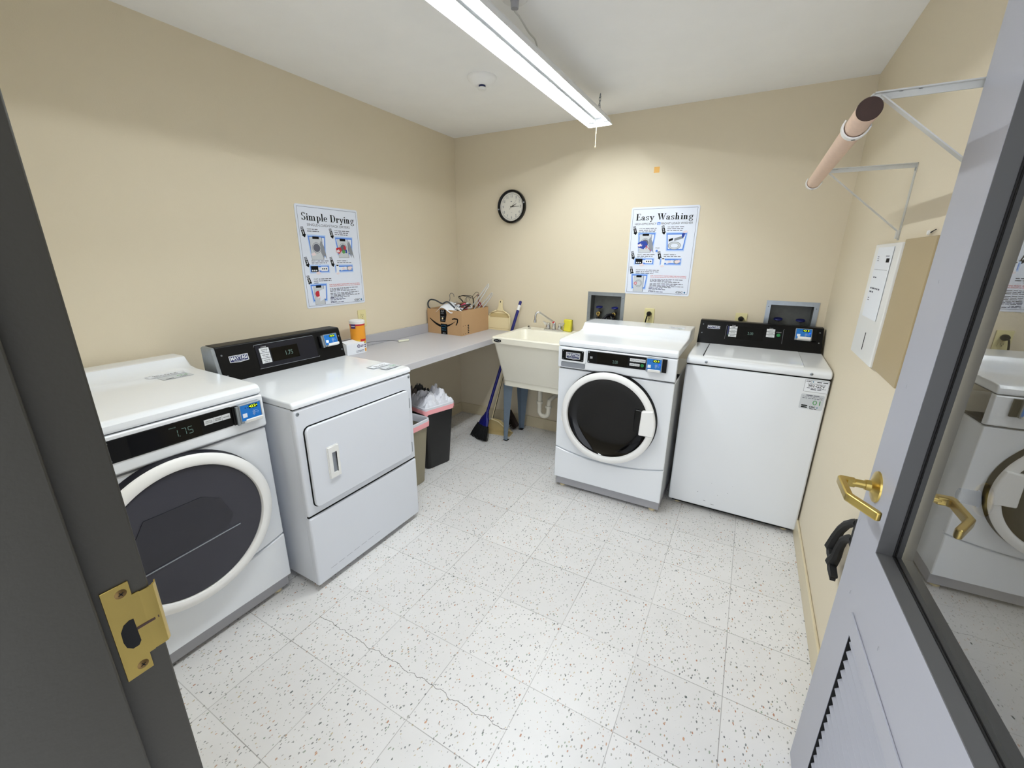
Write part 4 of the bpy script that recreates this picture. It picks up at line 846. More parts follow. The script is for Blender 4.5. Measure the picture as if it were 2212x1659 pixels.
loft(b, [rring(-.270, -.130, .262, .262, .500, .03), rring(-.272, -.132, .264, .264, .545, .03), rring(-.268, -.142, .260, .266, .548, .03), rring(-.282, -.262, .276, .282, .862, .03),
         rring(X0, Y0 + .004, X1, Y1 - .002, .866, .03), rring(X0, Y0, X1, Y1, .905, .03), rring(X0 + .004, Y0 + .004, X1 - .004, Y1 - .002, .910, .03), rring(X0 + .035, Y0 + .035, X1 - .035, Y1 - .130, .910, .05), rring(X0 + .045, Y0 + .045, X1 - .045, Y1 - .140, .895, .05), rring(-.215, -.105, .215, .095, .600, .05), rring(-.19, -.08, .19, .07, .590, .05)], 'tub', cap=True)
b.build('basin', sk)
b = MB()   # oval maker's badge
b.add([(-.230 + .032 * math.cos(2*PI*k/28), -.2845, .887 + .0125 * math.sin(2*PI*k/28)) for k in range(28)], [tuple(range(28))], 'ink'); put_text(b, 'FLO', -.250, .884, .018, .007, -.2850, 'pgrey'); b.tube([(-.218 + .008 * math.cos(2*PI*k/16), -.285, .887 + .009 * math.sin(2*PI*k/16)) for k in range(16)], .0008, 'pgrey', 4, closed=True); b.build('badge', sk)
for sx, sy in ((-1, -1), (1, -1), (-1, 1), (1, 1)):
    b = MB(); xo = -.288 if sx < 0 else .278; yo = -.100 if sy < 0 else .218
    yo = -.092 if sy < 0 else .209
    w0, w1 = .085, .036
    # angle-iron leg, tapering
    xa = xo; xs = 1 if sx < 0 else -1; ys = 1 if sy < 0 else -1
    b.add([(xa, yo, .50), (xa + xs * w0, yo, .50), (xa + xs * w1, yo, .0), (xa + xs * .004, yo, 0), (xa, yo + ys * .002, .50), (xa + xs * w0, yo + ys * .002, .50), (xa + xs * w1, yo + ys * .002, .0), (xa + xs * .004, yo + ys * .002, 0)],
          [(0, 1, 2, 3), (7, 6, 5, 4), (0, 4, 5, 1), (1, 5, 6, 2), (2, 6, 7, 3), (3, 7, 4, 0)], 'zinc_leg')
    b.add([(xa, yo, .50), (xa, yo + ys * w0, .50), (xa + xs * .004, yo + ys * w1 * .8, .0), (xa + xs * .004, yo, 0), (xa + xs * .002, yo, .50), (xa + xs * .002, yo + ys * w0, .50), (xa + xs * .006, yo + ys * w1 * .8, .0), (xa + xs * .006, yo, 0)],
          [(0, 1, 2, 3), (7, 6, 5, 4), (0, 4, 5, 1), (1, 5, 6, 2), (2, 6, 7, 3), (3, 7, 4, 0)], 'zinc_leg')
    lg = b.build('leg', sk)
    b = MB(); b.box((xa + xs * .0, yo - .002, 0), (xa + xs * w1, yo + ys * .034, .007), 'rubber'); b.build('foot_cap', lg)
b = MB(); b.tube([(-.028, .05, .60), (-.028, .05, .33)], .019, 'pvc', 20); b.build('tailpiece', sk)
b = MB(); b.lathe([(.019, 0), (.026, .001), (.026, .022), (.021, .026)], (-.028, .05, .330), (0, 0, 1), 'pvc', 20)
P = [(-.028, .05, .34)] + [(.012 + .040 * math.cos(R(a)), .05, .270 + .040 * math.sin(R(a))) for a in range(180, 361, 15)] + [(.052, .05, .32)]
b.tube(P, .0185, 'pvc', 20); b.lathe([(.021, 0), (.026, .003), (.026, .02), (.019, .022)], (.052, .05, .305), (0, 0, 1), 'pvc', 20)
b.tube([(.052, .05, .32), (.055, .055, .37), (.075, .09, .395), (.10, .28, .40)], .018, 'pvc', 18); b.build('drain_trap', sk)
fc = MB(); fc.prism(rr(-.085, .196, .085, .244, .015), 'z', .910, .922, 'chrome'); fa = fc.build('faucet', sk, bevel=.003)
b = MB()
P = [(0, .22, .92), (0, .22, .965), (-.004, .216, .978), (-.10, .15, 1.055), (-.112, .143, 1.058), (-.122, .136, 1.050), (-.126, .132, 1.030), (-.128, .130, .992)]
b.tube(P, .0085, 'chrome', 14); b.lathe([(.013, 0), (.016, .004), (.014, .05), (.010, .055)], (0, .22, .920), (0, 0, 1), 'chrome', 20); b.lathe([(.011, 0), (.011, -.022), (.007, -.022)], (-.128, .130, .998), (0, 0, 1), 'chrome', 16); b.build('spout', fa)
b = MB(); b.lathe([(.0105, -.004), (.0105, .006)], (-.006, .214, .978), (0, 0, 1), 'ink_red', 14); b.build('red_band', fa)
for s_ in (-1, 1):
    b = MB(); b.lathe([(.019, 0), (.021, .010), (.017, .030), (.019, .045), (.012, .050), (0, .050)], (s_ * .052, .22, .922), (0, 0, 1), 'chrome', 20)
    b.prism([(s_ * .052, .958), (s_ * .052, .968), (s_ * .092, .982), (s_ * .094, .974), (s_ * .075, .950)], 'y', .205, .213, 'chrome'); b.build('tap_handle', fa, bevel=.001)
b = MB(); b.lathe([(.006, 0), (.006, .014)], (-.255, .262, .912), (0, 1, .3), 'black', 12); b.lathe([(0, .002), (.012, .0015), (.014, 0)], (-.225, .225, .910), (0, 0, 1), 'steel_dark', 16); b.build('hose_clip', sk)
# sponge
sg = thing('sponge', 'bright yellow sponge standing on the sink deck beside the faucet', 'sponge', (1.112, -.06, .9105), R(-12))
b = MB(); b.box((-.033, -.020, 0), (.033, .008, .095), 'yellow'); b.build('foam', sg, bevel=.008, seg=3)
b = MB(); b.box((-.033, .008, .001), (.033, .016, .094), 'yellow_dk'); b.build('scrub_pad', sg, bevel=.003)
# ---------------------------------------------------------------- water supply boxes
def supply_box(label, B, hoses):
    t = thing('water_supply_box', label, 'water supply box', ((B[0] + B[1]) / 2, 0, (B[2] + B[3]) / 2))
    hw = (B[1] - B[0]) / 2; hh = (B[3] - B[2]) / 2
    b = MB(); o = .026; t0, t1 = -.0005, -.004
    b.box((-hw - o, t0, hh - .0), (hw + o, t1, hh + o), 'steel'); b.box((-hw - o, t0, -hh - o), (hw + o, t1, -hh), 'steel'); b.box((-hw - o, t0, -hh), (-hw, t1, hh), 'steel'); b.box((hw, t0, -hh), (hw + o, t1, hh), 'steel'); b.build('flange', t)
    b = MB(); d = .088; g = .001
    V = [(-hw + g, -.002, -hh + g), (hw - g, -.002, -hh + g), (hw - g, -.002, hh - g), (-hw + g, -.002, hh - g), (-hw + g, d, -hh + g), (hw - g, d, -hh + g), (hw - g, d, hh - g), (-hw + g, d, hh - g)]
    b.add(V, [(0, 1, 5, 4), (1, 2, 6, 5), (2, 3, 7, 6), (3, 0, 4, 7), (4, 5, 6, 7)], 'steel_dark'); b.build('back_box', t)
    for x in (-hw - .013, hw + .013):
        for z in (-hh + .02, hh - .012): b = MB(); screw(b, x, z, -.004, .0035); b.build('flange_screw', t)
    for x in (-.060, .062):
        v = MB(); v.tube([(x, .075, -.045), (x, .035, -.045)], .010, 'brass_dark', 14); v.tube([(x, .04, -.045), (x, .02, -.075)], .011, 'brass_dark', 14); v.tube([(x, .045, -.04), (x, .040, -.005)], .005, 'steel_dark', 10)
        v.lathe([(.009, 0), (.0145, .001), (.0145, .008), (.010, .009)], (x, .026, -.048), (0, -1, 0), 'brass', 20); vo = v.build('valve', t)
        k = MB(); k.lathe([(0, .002), (.016, .004), (.024, .004), (.026, 0), (.024, -.004), (.0, -.003)], (x, .040, .0), (0, -.2, 1), 'valve_blue', 14); k.build('valve_handle', vo)
    if hoses:
        b = MB(); b.tube([(-.060, .022, -.070), (-.064, .010, -.10), (-.070, -.03, -.16), (-.07, -.05, -.30)], .0095, 'rubber', 12); b.build('hose', t)
        b = MB(); b.tube([(.062, .022, -.060), (.050, -.012, -.046), (.028, -.035, -.050), (.0, -.050, -.085), (-.02, -.06, -.15), (-.03, -.06, -.30)], .0105, 'black2', 12); b.build('hose', t)
        b = MB(); b.tube([(.062, .022, -.072), (.066, -.01, -.11), (.075, -.03, -.17), (.08, -.05, -.30)], .0105, 'black2', 12); b.build('hose', t)
        b = MB(); b.tube([(.02, .05, -.09), (.030, -.004, -.062), (.045, -.03, -.09), (.058, -.04, -.16), (.06, -.05, -.30)], .014, 'rubber', 12); b.build('drain_hose', t)
    return t
supply_box('galvanized water valve box with dark hoses behind the front-loading washer', B1, True)
supply_box('galvanized water valve box recessed above the top-loading washer in the corner', B2, False)
# ---------------------------------------------------------------- outlets
def outlet(label, loc, rz, plugged):
    t = thing('wall_outlet', label, 'electrical outlet', loc, rz)
    b = MB(); b.prism(rr(-.035, -.057, .035, .057, .004), 'y', -.0005, -.006, 'ivory'); b.build('cover_plate', t, bevel=.0015)
    for z in (-.020, .020):
        b = MB(); b.prism(rr(-.0165, z - .014, .0165, z + .014, .008), 'y', -.006, -.0085, 'ivory')
        for x in (-.006, .006): b.quad([(x - .001, -.0087, z - .001), (x + .001, -.0087, z - .001), (x + .001, -.0087, z + .008), (x - .001, -.0087, z + .008)], 'ink')
        b.lathe([(0, 0), (.0025, 0)], (0, -.0087, z - .007), (0, -1, 0), 'ink', 10); b.build('receptacle', t)
    b = MB(); b.lathe([(0, .001), (.003, .0005), (.003, 0)], (0, -.006, 0), (0, -1, 0), 'brass', 12); b.build('screw', t)
    if plugged:
        p = thing('power_plug', plugged, 'plug', loc, rz)
        b = MB(); b.lathe([(.0165, .0), (.0175, .012), (.014, .026), (.008, .034), (0, .035)], (0, -.0088, .020 if True else 0), (0, -1, 0), 'black', 20); b.build('plug_body', p)
        b = MB(); b.tube([(0, -.036, .018), (-.006, -.046, .008), (-.012, -.046, -.02), (-.020, -.045, -.08), (-.03, -.05, -.22)], .0045, 'black', 8); b.build('power_cord', p)
outlet('ivory outlet on the left wall under the drying poster', (0, -1.137, 1.058), PI / 2, None)
outlet('ivory outlet on the back wall right of the hose-filled valve box', (1.718, 0, 1.070), 0, 'black plug with drooping cord behind the front-loading washer')
outlet('ivory outlet peeking over the top-loading washer console', (2.311, 0, 1.078), 0, 'black plug in the outlet behind the top-loading washer console')
# sticky note
b = MB(); b.box((-.018, -.001, -.018), (.018, -.0002, .018), 'sticky'); tag(b.build('sticky_note', loc=(1.668, 0, 2.045)), 'small blank orange square stuck high on the back wall', 'sticker')
# ---------------------------------------------------------------- closet rod and brackets
rd = thing('closet_rod', 'round light wood hanging rod with dark end held near the right wall', 'clothes rod', (2.482, -1.60, 1.752))
b = MB(); b.tube([(0, .470, 0), (0, -.466, 0)], .0205, 'wood_rod', 32); b.build('pole', rd)
b = MB(); b.lathe([(0, .0015), (.0195, .0014), (.0206, 0)], (0, -.466, 0), (0, -1, 0), 'wood_end', 32); b.build('end_grain', rd)
def bracket(label, y, dz=0):
    t = thing('shelf_bracket', label, 'bracket', (W, y, 1.752 + dz))
    def strap(P, m, w_=.010, th=.0018):
        b = MB(); b.prism(P, 'y', -w_, w_, m); return b
    b = MB(); b.box((-.262, -.010, .038), (-.001, .010, .0405), 'bracket'); b.box((-.262, -.0015, .026), (-.002, .0015, .038), 'bracket')
    for x in (-.22, -.19): b.lathe([(0, -.0006), (.004, -.0006)], (x, 0, .038), (0, 0, 1), 'ink', 10)
    b.build('shelf_arm', t)
    b = MB(); b.box((-.0025, -.010, -.205), (-.0005, .010, .0405), 'bracket'); b.lathe([(0, .002), (.006, .0015), (.006, 0)], (-.0025, 0, -.195), (-1, 0, 0), 'steel', 12); b.lathe([(0, .002), (.006, .0015), (.006, 0)], (-.0025, 0, .022), (-1, 0, 0), 'steel', 12); b.build('wall_strap', t)
    b = MB(); q0 = Vector((-.250, 0, .034)); q1 = Vector((-.004, 0, -.178)); d = (q1 - q0).normalized(); nrm = Vector((-d.z, 0, d.x))
    V = []
    for q in (q0, q1):
        for sy in (-.010, .010):
            for sn in (-.0012, .0012): V.append(q + Vector((0, sy, 0)) + nrm * sn)
    b.add(V, [(0, 1, 3, 2), (4, 6, 7, 5), (0, 4, 5, 1), (2, 3, 7, 6), (0, 2, 6, 4), (1, 5, 7, 3)], 'bracket'); 
    b.box((-.010, -.009, -.200), (-.003, .009, -.172), 'bracket'); b.build('brace', t)
    b = MB(); cx = -W + 2.482 if False else 2.482 - W; r = .0225; P = []
    for k in range(19):
        a = R(150 + 200 * k / 18); P.append((cx + r * math.cos(a), r * math.sin(a) - dz))
    out = [(cx + (r + .003) * math.cos(R(150 + 200 * k / 18)), (r + .003) * math.sin(R(150 + 200 * k / 18)) - dz) for k in range(19)]
    b.prism(P + out[::-1], 'y', -.010, .010, 'white_pl'); b.lathe([(0, .0003), (.004, .0003)], (cx, 0, -r - .003 - dz), (0, 0, -1), 'ink', 10)
    b.tube([(-.262, 0, .039), (-.270, 0, .030), (-.262, 0, .008), (cx + (r + .002), 0, -.004 - dz)], .003, 'bracket', 8); b.build('rod_hook', t)
bracket('white steel rod bracket nearest the open door, by the dark rod end', -1.940, .018)
bracket('white steel triangular rod bracket above the notice panel on the right wall', -1.166)
# ---------------------------------------------------------------- wall cabinet with notice
cbn = thing('wall_cabinet', 'shallow wall cabinet on the right wall with glossy white panel and paper notice', 'cabinet', (W, -1.36, 1.117))
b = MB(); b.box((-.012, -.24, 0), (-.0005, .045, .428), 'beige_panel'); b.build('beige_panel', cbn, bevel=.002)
b = MB(); b.box((-.020, .040, 0), (-.0005, .385, .420), 'white_pl'); dp = b.build('door', cbn, bevel=.003)
b = MB(); b.box((-.0215, .20, .035), (-.0202, .204, .10), 'ink'); b.build('finger_slot', dp)
pp = thing('paper_notice', 'white printed paper notice taped to the white cabinet door', 'paper', (W - .0215, -1.145, 1.28), -PI / 2)
b = MB(); b.box((-.108, -.0006, -.010), (.108, 0, .245), 'paper'); b.build('sheet', pp)
b = MB(); Y = -.0010
for i, (x, z, w_, h) in enumerate(((-.085, .21, .025, .003), (-.085, .203, .02, .003), (-.085, .196, .03, .003), (.03, .212, .05, .003), (-.09, .165, .18, .0012), (-.08, .135, .05, .005), (-.085, .095, .15, .0055), (-.085, .082, .07, .0055), (-.085, .06, .02, .003), (-.085, .052, .025, .003))): dashes(b, x, z, w_, h, Y, 'ink_grey', 70 + i)
b.box((.045, Y, .192), (.085, Y - .0002, .206), 'ink'); b.build('printing', pp)
b = MB(); b.lathe([(0, .012), (.006, .010), (.007, .006), (.003, .004)], (0, 0, 0), (-1, 0, 0), 'white_pl', 16); b.tube([(-.001, 0, 0), (-.006, 0, 0)], .002, 'steel', 8); b.tube([(-.004, 0, 0), (-.006, -.05, .006)], .0013, 'ink', 6)
tag(b.build('wall_hook', loc=(W, -1.50, 1.556)), 'small white screw hook on the right wall above the cabinet', 'hook')
# door bumper
bm = thing('door_bumper', 'brass wall plate with grey rubber bumper behind the door glass', 'door stop', (W, -2.19, 1.068))
b = MB(); b.lathe([(.030, .0005), (.031, .003), (.026, .008), (.016, .010)], (0, 0, 0), (-1, 0, 0), 'brass', 32); b.build('wall_plate', bm)
b = MB(); b.lathe([(.014, .008), (.0135, .034), (.011, .036), (.009, .032), (0, .030)], (0, 0, 0), (-1, 0, 0), 'bumper_rub', 28); b.build('rubber', bm)
# black toothed clamp
gr = thing('black_toothed_clamp', 'black curved clamp with toothed jaws hanging low on the right wall behind the door', 'clamp', (W, -1.50, .50))
for P in (((-.210, .700), (-.183, .688), (-.118, .640), (-.070, .590), (-.035, .535), (-.012, .480), (-.020, .462)), ((-.215, .645), (-.175, .625), (-.128, .585), (-.106, .540), (-.098, .500), (-.070, .455), (-.066, .430))):
    b = MB(); pts = [(-.030, p[0] + .02, p[1] - .50) for p in P]
    b.tube(pts, [.010, .012, .013, .014, .016, .020, .006], 'rubber', 8, flat=(1, 0, 0)); jw = b.build('arm', gr)
    b = MB(); e = pts[-2]
    b.prism([(e[1] + .012, e[2] + .018), (e[1] + .020, e[2] - .012), (e[1] - .012, e[2] - .026), (e[1] - .066, e[2] - .016), (e[1] - .070, e[2] - .006), (e[1] - .030, e[2] + .002)], 'x', -.040, -.020, 'rubber')
    for q in range(9): b.prism([(e[1] - .006 - q * .007, e[2] - .020), (e[1] - .0005 - q * .007, e[2] - .020), (e[1] - .005 - q * .007, e[2] - .032)], 'x', -.038, -.022, 'rubber')
    b.build('toothed_jaw', gr)
b = MB(); b.box((-.036, -.235, .12), (-.0005, -.185, .215), 'rubber'); b.build('mount', gr, bevel=.004)
# ---------------------------------------------------------------- trash bins
def crumple(mb, x0, y0, x1, y1, z, hmax, m, seed, nx=44, ny=44, over=0):
    rd = random.Random(seed); from mathutils import noise
    V = []; F = []
    for j in range(ny + 1):
        for i in range(nx + 1):
            u = i / nx; v = j / ny; e = min(u, 1 - u, v, 1 - v)
            n1 = noise.noise(Vector((u * 5 + seed, v * 5, seed * .3))); n2 = abs(noise.noise(Vector((u * 11, v * 11 + seed, 1.7)))); n3 = abs(noise.noise(Vector((u * 23, v * 23 + seed, 4.7))))
            hh = hmax * (min(1, e * 3.2) ** .7 * (.52 + .45 * n1) + .34 * n2 * min(1, e * 8) + .07 * n3)
            V.append((x0 + (x1 - x0) * u + .012 * n1, y0 + (y1 - y0) * v + .012 * n2, z + hh))
    for j in range(ny):
        for i in range(nx):
            a = j * (nx + 1) + i; F.append((a, a + 1, a + nx + 2, a + nx + 1))
    mb.add(V, F, m, True)
def bin_(name, label, loc, rz, w_, d_, h, m, liner, fill):
    t = thing(name, label, 'trash can', loc, rz)
    k = .80
    def rg(s, z, r=.03): return rring(-w_ / 2 * s, -d_ / 2 * s, w_ / 2 * s, d_ / 2 * s, z, r)
    b = MB(); loft(b, [rg(k - .03, 0), rg(k, .006), rg(.985, h - .01), rg(1.0, h - .008), rg(1.0, h), rg(.975, h), rg(k - .01, .012)], m, cap=True); b.build('body', t)
    b = MB(); n = len(rg(1, 0)); rd = random.Random(len(name) + int(w_ * 1000))
    def wob(P, a, dz): return [(p[0] * (1 + a * math.sin(i * 1.3 + a * 90)), p[1] * (1 + a * math.cos(i * 1.7)), p[2] + dz * math.sin(i * 1.1)) for i, p in enumerate(P)]
    b.xf = Matrix()
    loft(b, [rg(.80, .05), rg(.955, h - .05), rg(.97, h + .002), rg(1.0, h + .008), rg(1.03, h + .004), wob(rg(1.035, h - .012), .006, .004)], liner); b.build('liner', t)
    b = MB(); loft(b, [wob(rg(1.035, h - .011), .006, .004), wob(rg(1.045, h - .016), .010, .006), wob(rg(1.04, h - .044), .014, .010)], 'bag_pink'); b.build('drawstring_band', t)
    if fill:
        b = MB(); crumple(b, -w_ / 2 * .45, -d_ / 2 * .98, w_ / 2 * .98, d_ / 2 * .98, h - .015, fill, liner, 3); b.build('crumpled_liner', t)
    return t
bin_('trash_can', 'tall black trash can under the counter overflowing with white liner', (.408, -.975, 0), R(-14), .31, .26, .475, 'bin_black', 'bag', .15)
bin_('trash_can', 'tan trash can with folded pink-edged liner beside the dryer', (.450, -1.335, 0), R(0), .34, .27, .455, 'bin_tan', 'bag', 0)
db = thing('dark_trash_bag', 'dark grey crumpled bag stuffed in the black trash can behind the white liner', 'trash bag', (.315, -.985, 0), R(-14))
b = MB(); crumple(b, -.068, -.118, .06, .118, .465, .15, 'bag_dark', 9); b.build('sack', db)
b = MB(); crumple(b, -.04, -.118, .05, .0, .470, .13, 'bag_brown', 5, 20, 20); b.build('brown_wrap', db)
# ---------------------------------------------------------------- cardboard box and hangers
cx0, cx1, cy0, cy1 = .0215, .370, -.468, -.075
bx = thing('cardboard_box', 'open brown shipping box full of hangers in the counter corner', 'box', ((cx0 + cx1) / 2, (cy0 + cy1) / 2, .8622))
hw, hd, hh = (cx1 - cx0) / 2, (cy1 - cy0) / 2, .200; th = .004
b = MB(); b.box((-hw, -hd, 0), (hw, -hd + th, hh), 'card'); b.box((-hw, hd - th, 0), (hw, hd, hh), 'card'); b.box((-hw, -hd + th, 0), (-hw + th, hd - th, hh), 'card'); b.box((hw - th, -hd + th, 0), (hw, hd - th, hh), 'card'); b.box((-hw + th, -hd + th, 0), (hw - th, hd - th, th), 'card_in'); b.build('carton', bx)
b = MB(); Y = -hd - .0006
T0, T1 = -.038, .022
b.quad([(T0 + .0, Y, .0), (T1 + .006, Y, .0), (T1 + .006, Y, .085), (T0, Y, .085)], 'ink'); b.quad([(T0 - .004, Y, .10), (T1 - .012, Y, .10), (T1 + .002, Y, .16), (T1 - .004, Y, hh), (T0 - .004, Y, hh)], 'ink')
for z in (.178, .165, .140, .112): dashes(b, T0 + .004, z, .035, .004, Y - .0002, 'pgrey2', int(z * 999))
for dx in (0, .016): b.quad([(T0 + .012 + dx, Y - .0002, .186), (T0 + .022 + dx, Y - .0002, .186), (T0 + .017 + dx, Y - .0002, .195)], 'pgrey'); b.quad([(T0 + .018 + dx, Y - .0002, .006), (T0 + .028 + dx, Y - .0002, .006), (T0 + .023 + dx, Y - .0002, .015)], 'pgrey')
b.lathe([(0, 0), (.008, 0)], (T0 + .020, Y - .0003, .128), (0, -1, 0), 'cream', 14)
b.tube([(T0 + .003 + .027 * (1 + math.cos(R(a))), Y - .0003, .060 + .014 * math.sin(R(a))) for a in range(20, 161, 14)], .0016, 'ink_teal', 4); put_text(b, 'prime', T0 + .010, .046, .038, .012, Y - .0003, 'ink_teal', .01); dashes(b, T0 + .008, .032, .042, .004, Y - .0003, 'ink_teal', 6)
b.build('black_tape', bx)
b = MB(); Y = -hd - .0012; P0 = []; P1 = []   # curved smile arrow: swelling band
for k in range(25):
    u = k / 24; x = -.150 + .262 * u; z = .129 - .058 * math.sin(PI * min(1, u * .97 + .02)) ** .9 + u * -.012
    q = .0012 + .0085 * math.sin(PI * (.08 + .92 * u) ** .9) ** 1.; P0.append((x, z + q)); P1.append((x, z - q))
V = [(p[0], Y, p[1]) for p in P0] + [(p[0], Y, p[1]) for p in P1]; b.add(V, [(k, k + 1, 25 + k + 1, 25 + k) for k in range(24)], 'ink')
A_ = [(.078, .128), (.10, .134), (.128, .133), (.134, .128), (.131, .108), (.116, .082)]
for k in range(5):
    a, c = Vector(A_[k]), Vector(A_[k + 1]); d = (c - a).normalized(); n_ = Vector((-d.y, d.x)) * (.0058 if 0 < k < 4 else .0048)
    b.quad([(a.x - n_.x, Y, a.y - n_.y), (c.x - n_.x, Y, c.y - n_.y), (c.x + n_.x, Y, c.y + n_.y), (a.x + n_.x, Y, a.y + n_.y)], 'ink')
for a in A_[1:5]: b.lathe([(0, 0), (.0057, 0)], (a[0], Y - .0001, a[1]), (0, -1, 0), 'ink', 12)
b.build('curved_arrow_print', bx)
b = MB(); Xp = hw + .0006
for k in range(5): b.quad([(Xp, -hd + .078, .012 + k * .015), (Xp, -hd + .098, .012 + k * .015), (Xp, -hd + .098, .021 + k * .015), (Xp, -hd + .078, .021 + k * .015)], 'ink')
for y_, z_ in ((.012, .078), (.042, .078), (.012, .012), (.042, .012)): b.quad([(Xp, -hd + y_, z_), (Xp, -hd + y_ + .008, z_), (Xp, -hd + y_ + .008, z_ + .004), (Xp, -hd + y_, z_ + .004)], 'ink')
b.build('side_print', bx)
def hanger(label, loc, rot, r, m, hook_m='wire', wd=.19, ht=.11, bar=True, name='clothes_hanger', grp='hangers jumbled in the shipping box'):
    t = thing(name, label, 'clothes hanger', loc, 0, grp); t.rotation_euler = rot
    b = MB(); P = [(0, 0, 0), (-wd * .35, 0, -ht * .22), (-wd * .85, 0, -ht * .62), (-wd, 0, -ht * .85), (-wd * .96, 0, -ht)]
    Q = [(-p[0], 0, p[2]) for p in P[::-1]]
    path = Q[:-1] + P
    if bar: b.tube(smooth_path(path + [path[0]], 4)[:-1], r, m, 10, closed=True)
    else: b.tube(path, r, m, 10)
    b.build('frame', t)
    b = MB(); b.tube([(0, 0, -.004), (0, 0, .025)] + [(.018 - .018 * math.cos(R(a)) , 0, .042 + .018 * math.sin(R(a))) for a in range(0, 215, 20)], .0017, hook_m, 6); b.build('hook', t)
    return t
tk = thing('clothes_hanger', 'large dark grey velvet hanger looping over the left side of the box', 'clothes hanger', (0, 0, 0), 0, 'hangers jumbled in the shipping box')
b = MB(); dx = .062; P = [(-.033, 1.056), (-.058, 1.076), (-.062, 1.107), (-.040, 1.130), (0, 1.130), (.024, 1.122), (.055, 1.108), (.075, 1.103), (.100, 1.116), (.119, 1.119), (.142, 1.108), (.17, 1.085), (.22, 1.05), (.25, 1.02)]
b.tube(smooth_path([(p[0] + dx + .008, -.445 + .004 * i, p[1]) for i, p in enumerate(P)]), .0058, 'grey_velvet', 10); b.build('frame', tk)
b = MB(); P = [(.135, 1.112), (.147, 1.135), (.150, 1.150), (.149, 1.175), (.157, 1.187), (.169, 1.191), (.181, 1.188), (.189, 1.178), (.191, 1.162)]; b.tube(smooth_path([(p[0] + dx, -.405, p[1]) for p in P]), .0022, 'wire', 8); b.build('hook', tk)
hs = [('black wire hanger standing hook up behind the clear hangers', (.300, -.20, 1.135), (R(10), R(50), R(20)), .0022, 'ink', 'ink', .085, .09),
      ('thin black hanger leaning right at the back of the box', (.270, -.17, 1.150), (R(-5), R(45), R(50)), .0025, 'ink', 'ink', .080, .09),
      ('pink plastic hanger end curling up at the box centre', (.272, -.29, 1.098), (R(20), R(10), R(40)), .0075, 'pink', 'wire', .030, .045),
      ('dark red plastic hanger curled at the right rear box edge', (.322, -.15, 1.115), (R(15), R(0), R(-30)), .0060, 'dark_red', 'dark_red', .026, .045),
      ('brown wooden hanger lying flat near the box front', (.215, -.33, 1.088), (R(70), R(-25), R(20)), .008, 'brown_wood', 'wire', .07, .045),
      ('white plastic hanger tip drooping over the front box edge', (.290, -.415, 1.072), (R(50), R(18), R(-8)), .0065, 'white_pl', 'wire', .055, .04),
      ('white plastic hanger looped around the pink one at the box centre', (.290, -.275, 1.102), (R(15), R(-8), R(25)), .0065, 'white_pl', 'wire', .030, .042),
      ('tan plastic hanger lying across the box middle', (.235, -.26, 1.078), (R(65), R(18), R(-30)), .0075, 'tan_pl', 'wire', .075, .05),
      ('grey-green plastic hanger lying between white and brown ones', (.262, -.34, 1.078), (R(65), R(-30), R(5)), .0055, 'grey_velvet', 'wire', .075, .05)]
for a in hs: hanger(a[0], a[1], a[2], a[3], a[4], a[5], a[6], a[7])
for i, (p0, p1, lb) in enumerate((((.255, -.22, 1.02), (.452, -.20, 1.262), 'tallest clear plastic hanger sticking up to the right'), ((.300, -.16, 1.03), (.455, -.15, 1.188), 'shorter clear plastic hanger leaning behind the tallest one'))):
    t = thing('clothes_hanger', lb, 'clothes hanger', p0, 0, 'hangers jumbled in the shipping box'); v = Vector(p1) - Vector(p0); sd_ = Vector((.018, 0, -.014))
    b = MB(); b.tube([(0, 0, 0), v * .5, v * .93, v, v * .97 + sd_ * .6, v * .5 + sd_ * 1.1, sd_ * 1.4], .0042, 'clear_pl', 8); b.build('frame', t)
    b = MB(); b.lathe([(0, .004), (.004, 0), (0, -.004)], v, (0, 0, 1), 'white_pl', 8); b.build('tip', t)
cl = MB(); from mathutils import noise as _n
V = []; F = []; nx = 16
for j in range(nx + 1):
    for i in range(nx + 1):
        u, v = i / nx, j / nx; V.append((.118 + .165 * u + .01 * _n.noise(Vector((u * 4, v * 4, 0))), -.470 + .15 * v - .008 * (1 - v), 1.066 + .050 * math.sin(PI * min(1, u * 1.1 + .05)) * (1 - .35 * u) + .030 * _n.noise(Vector((u * 6, v * 5, 2))) * v - (.035 * (1 - v) ** 3) * (1 - u * .3) * 1.0))
for j in range(nx):
    for i in range(nx): a = j * (nx + 1) + i; F.append((a, a + 1, a + nx + 2, a + nx + 1))
cl.add(V, F, 'paper', True); o = cl.build('white_cloth'); tag(o, 'crumpled white cloth draped over the front edge of the shipping box', 'cloth'); md = o.modifiers.new('s', 'SOLIDIFY'); md.thickness = .002
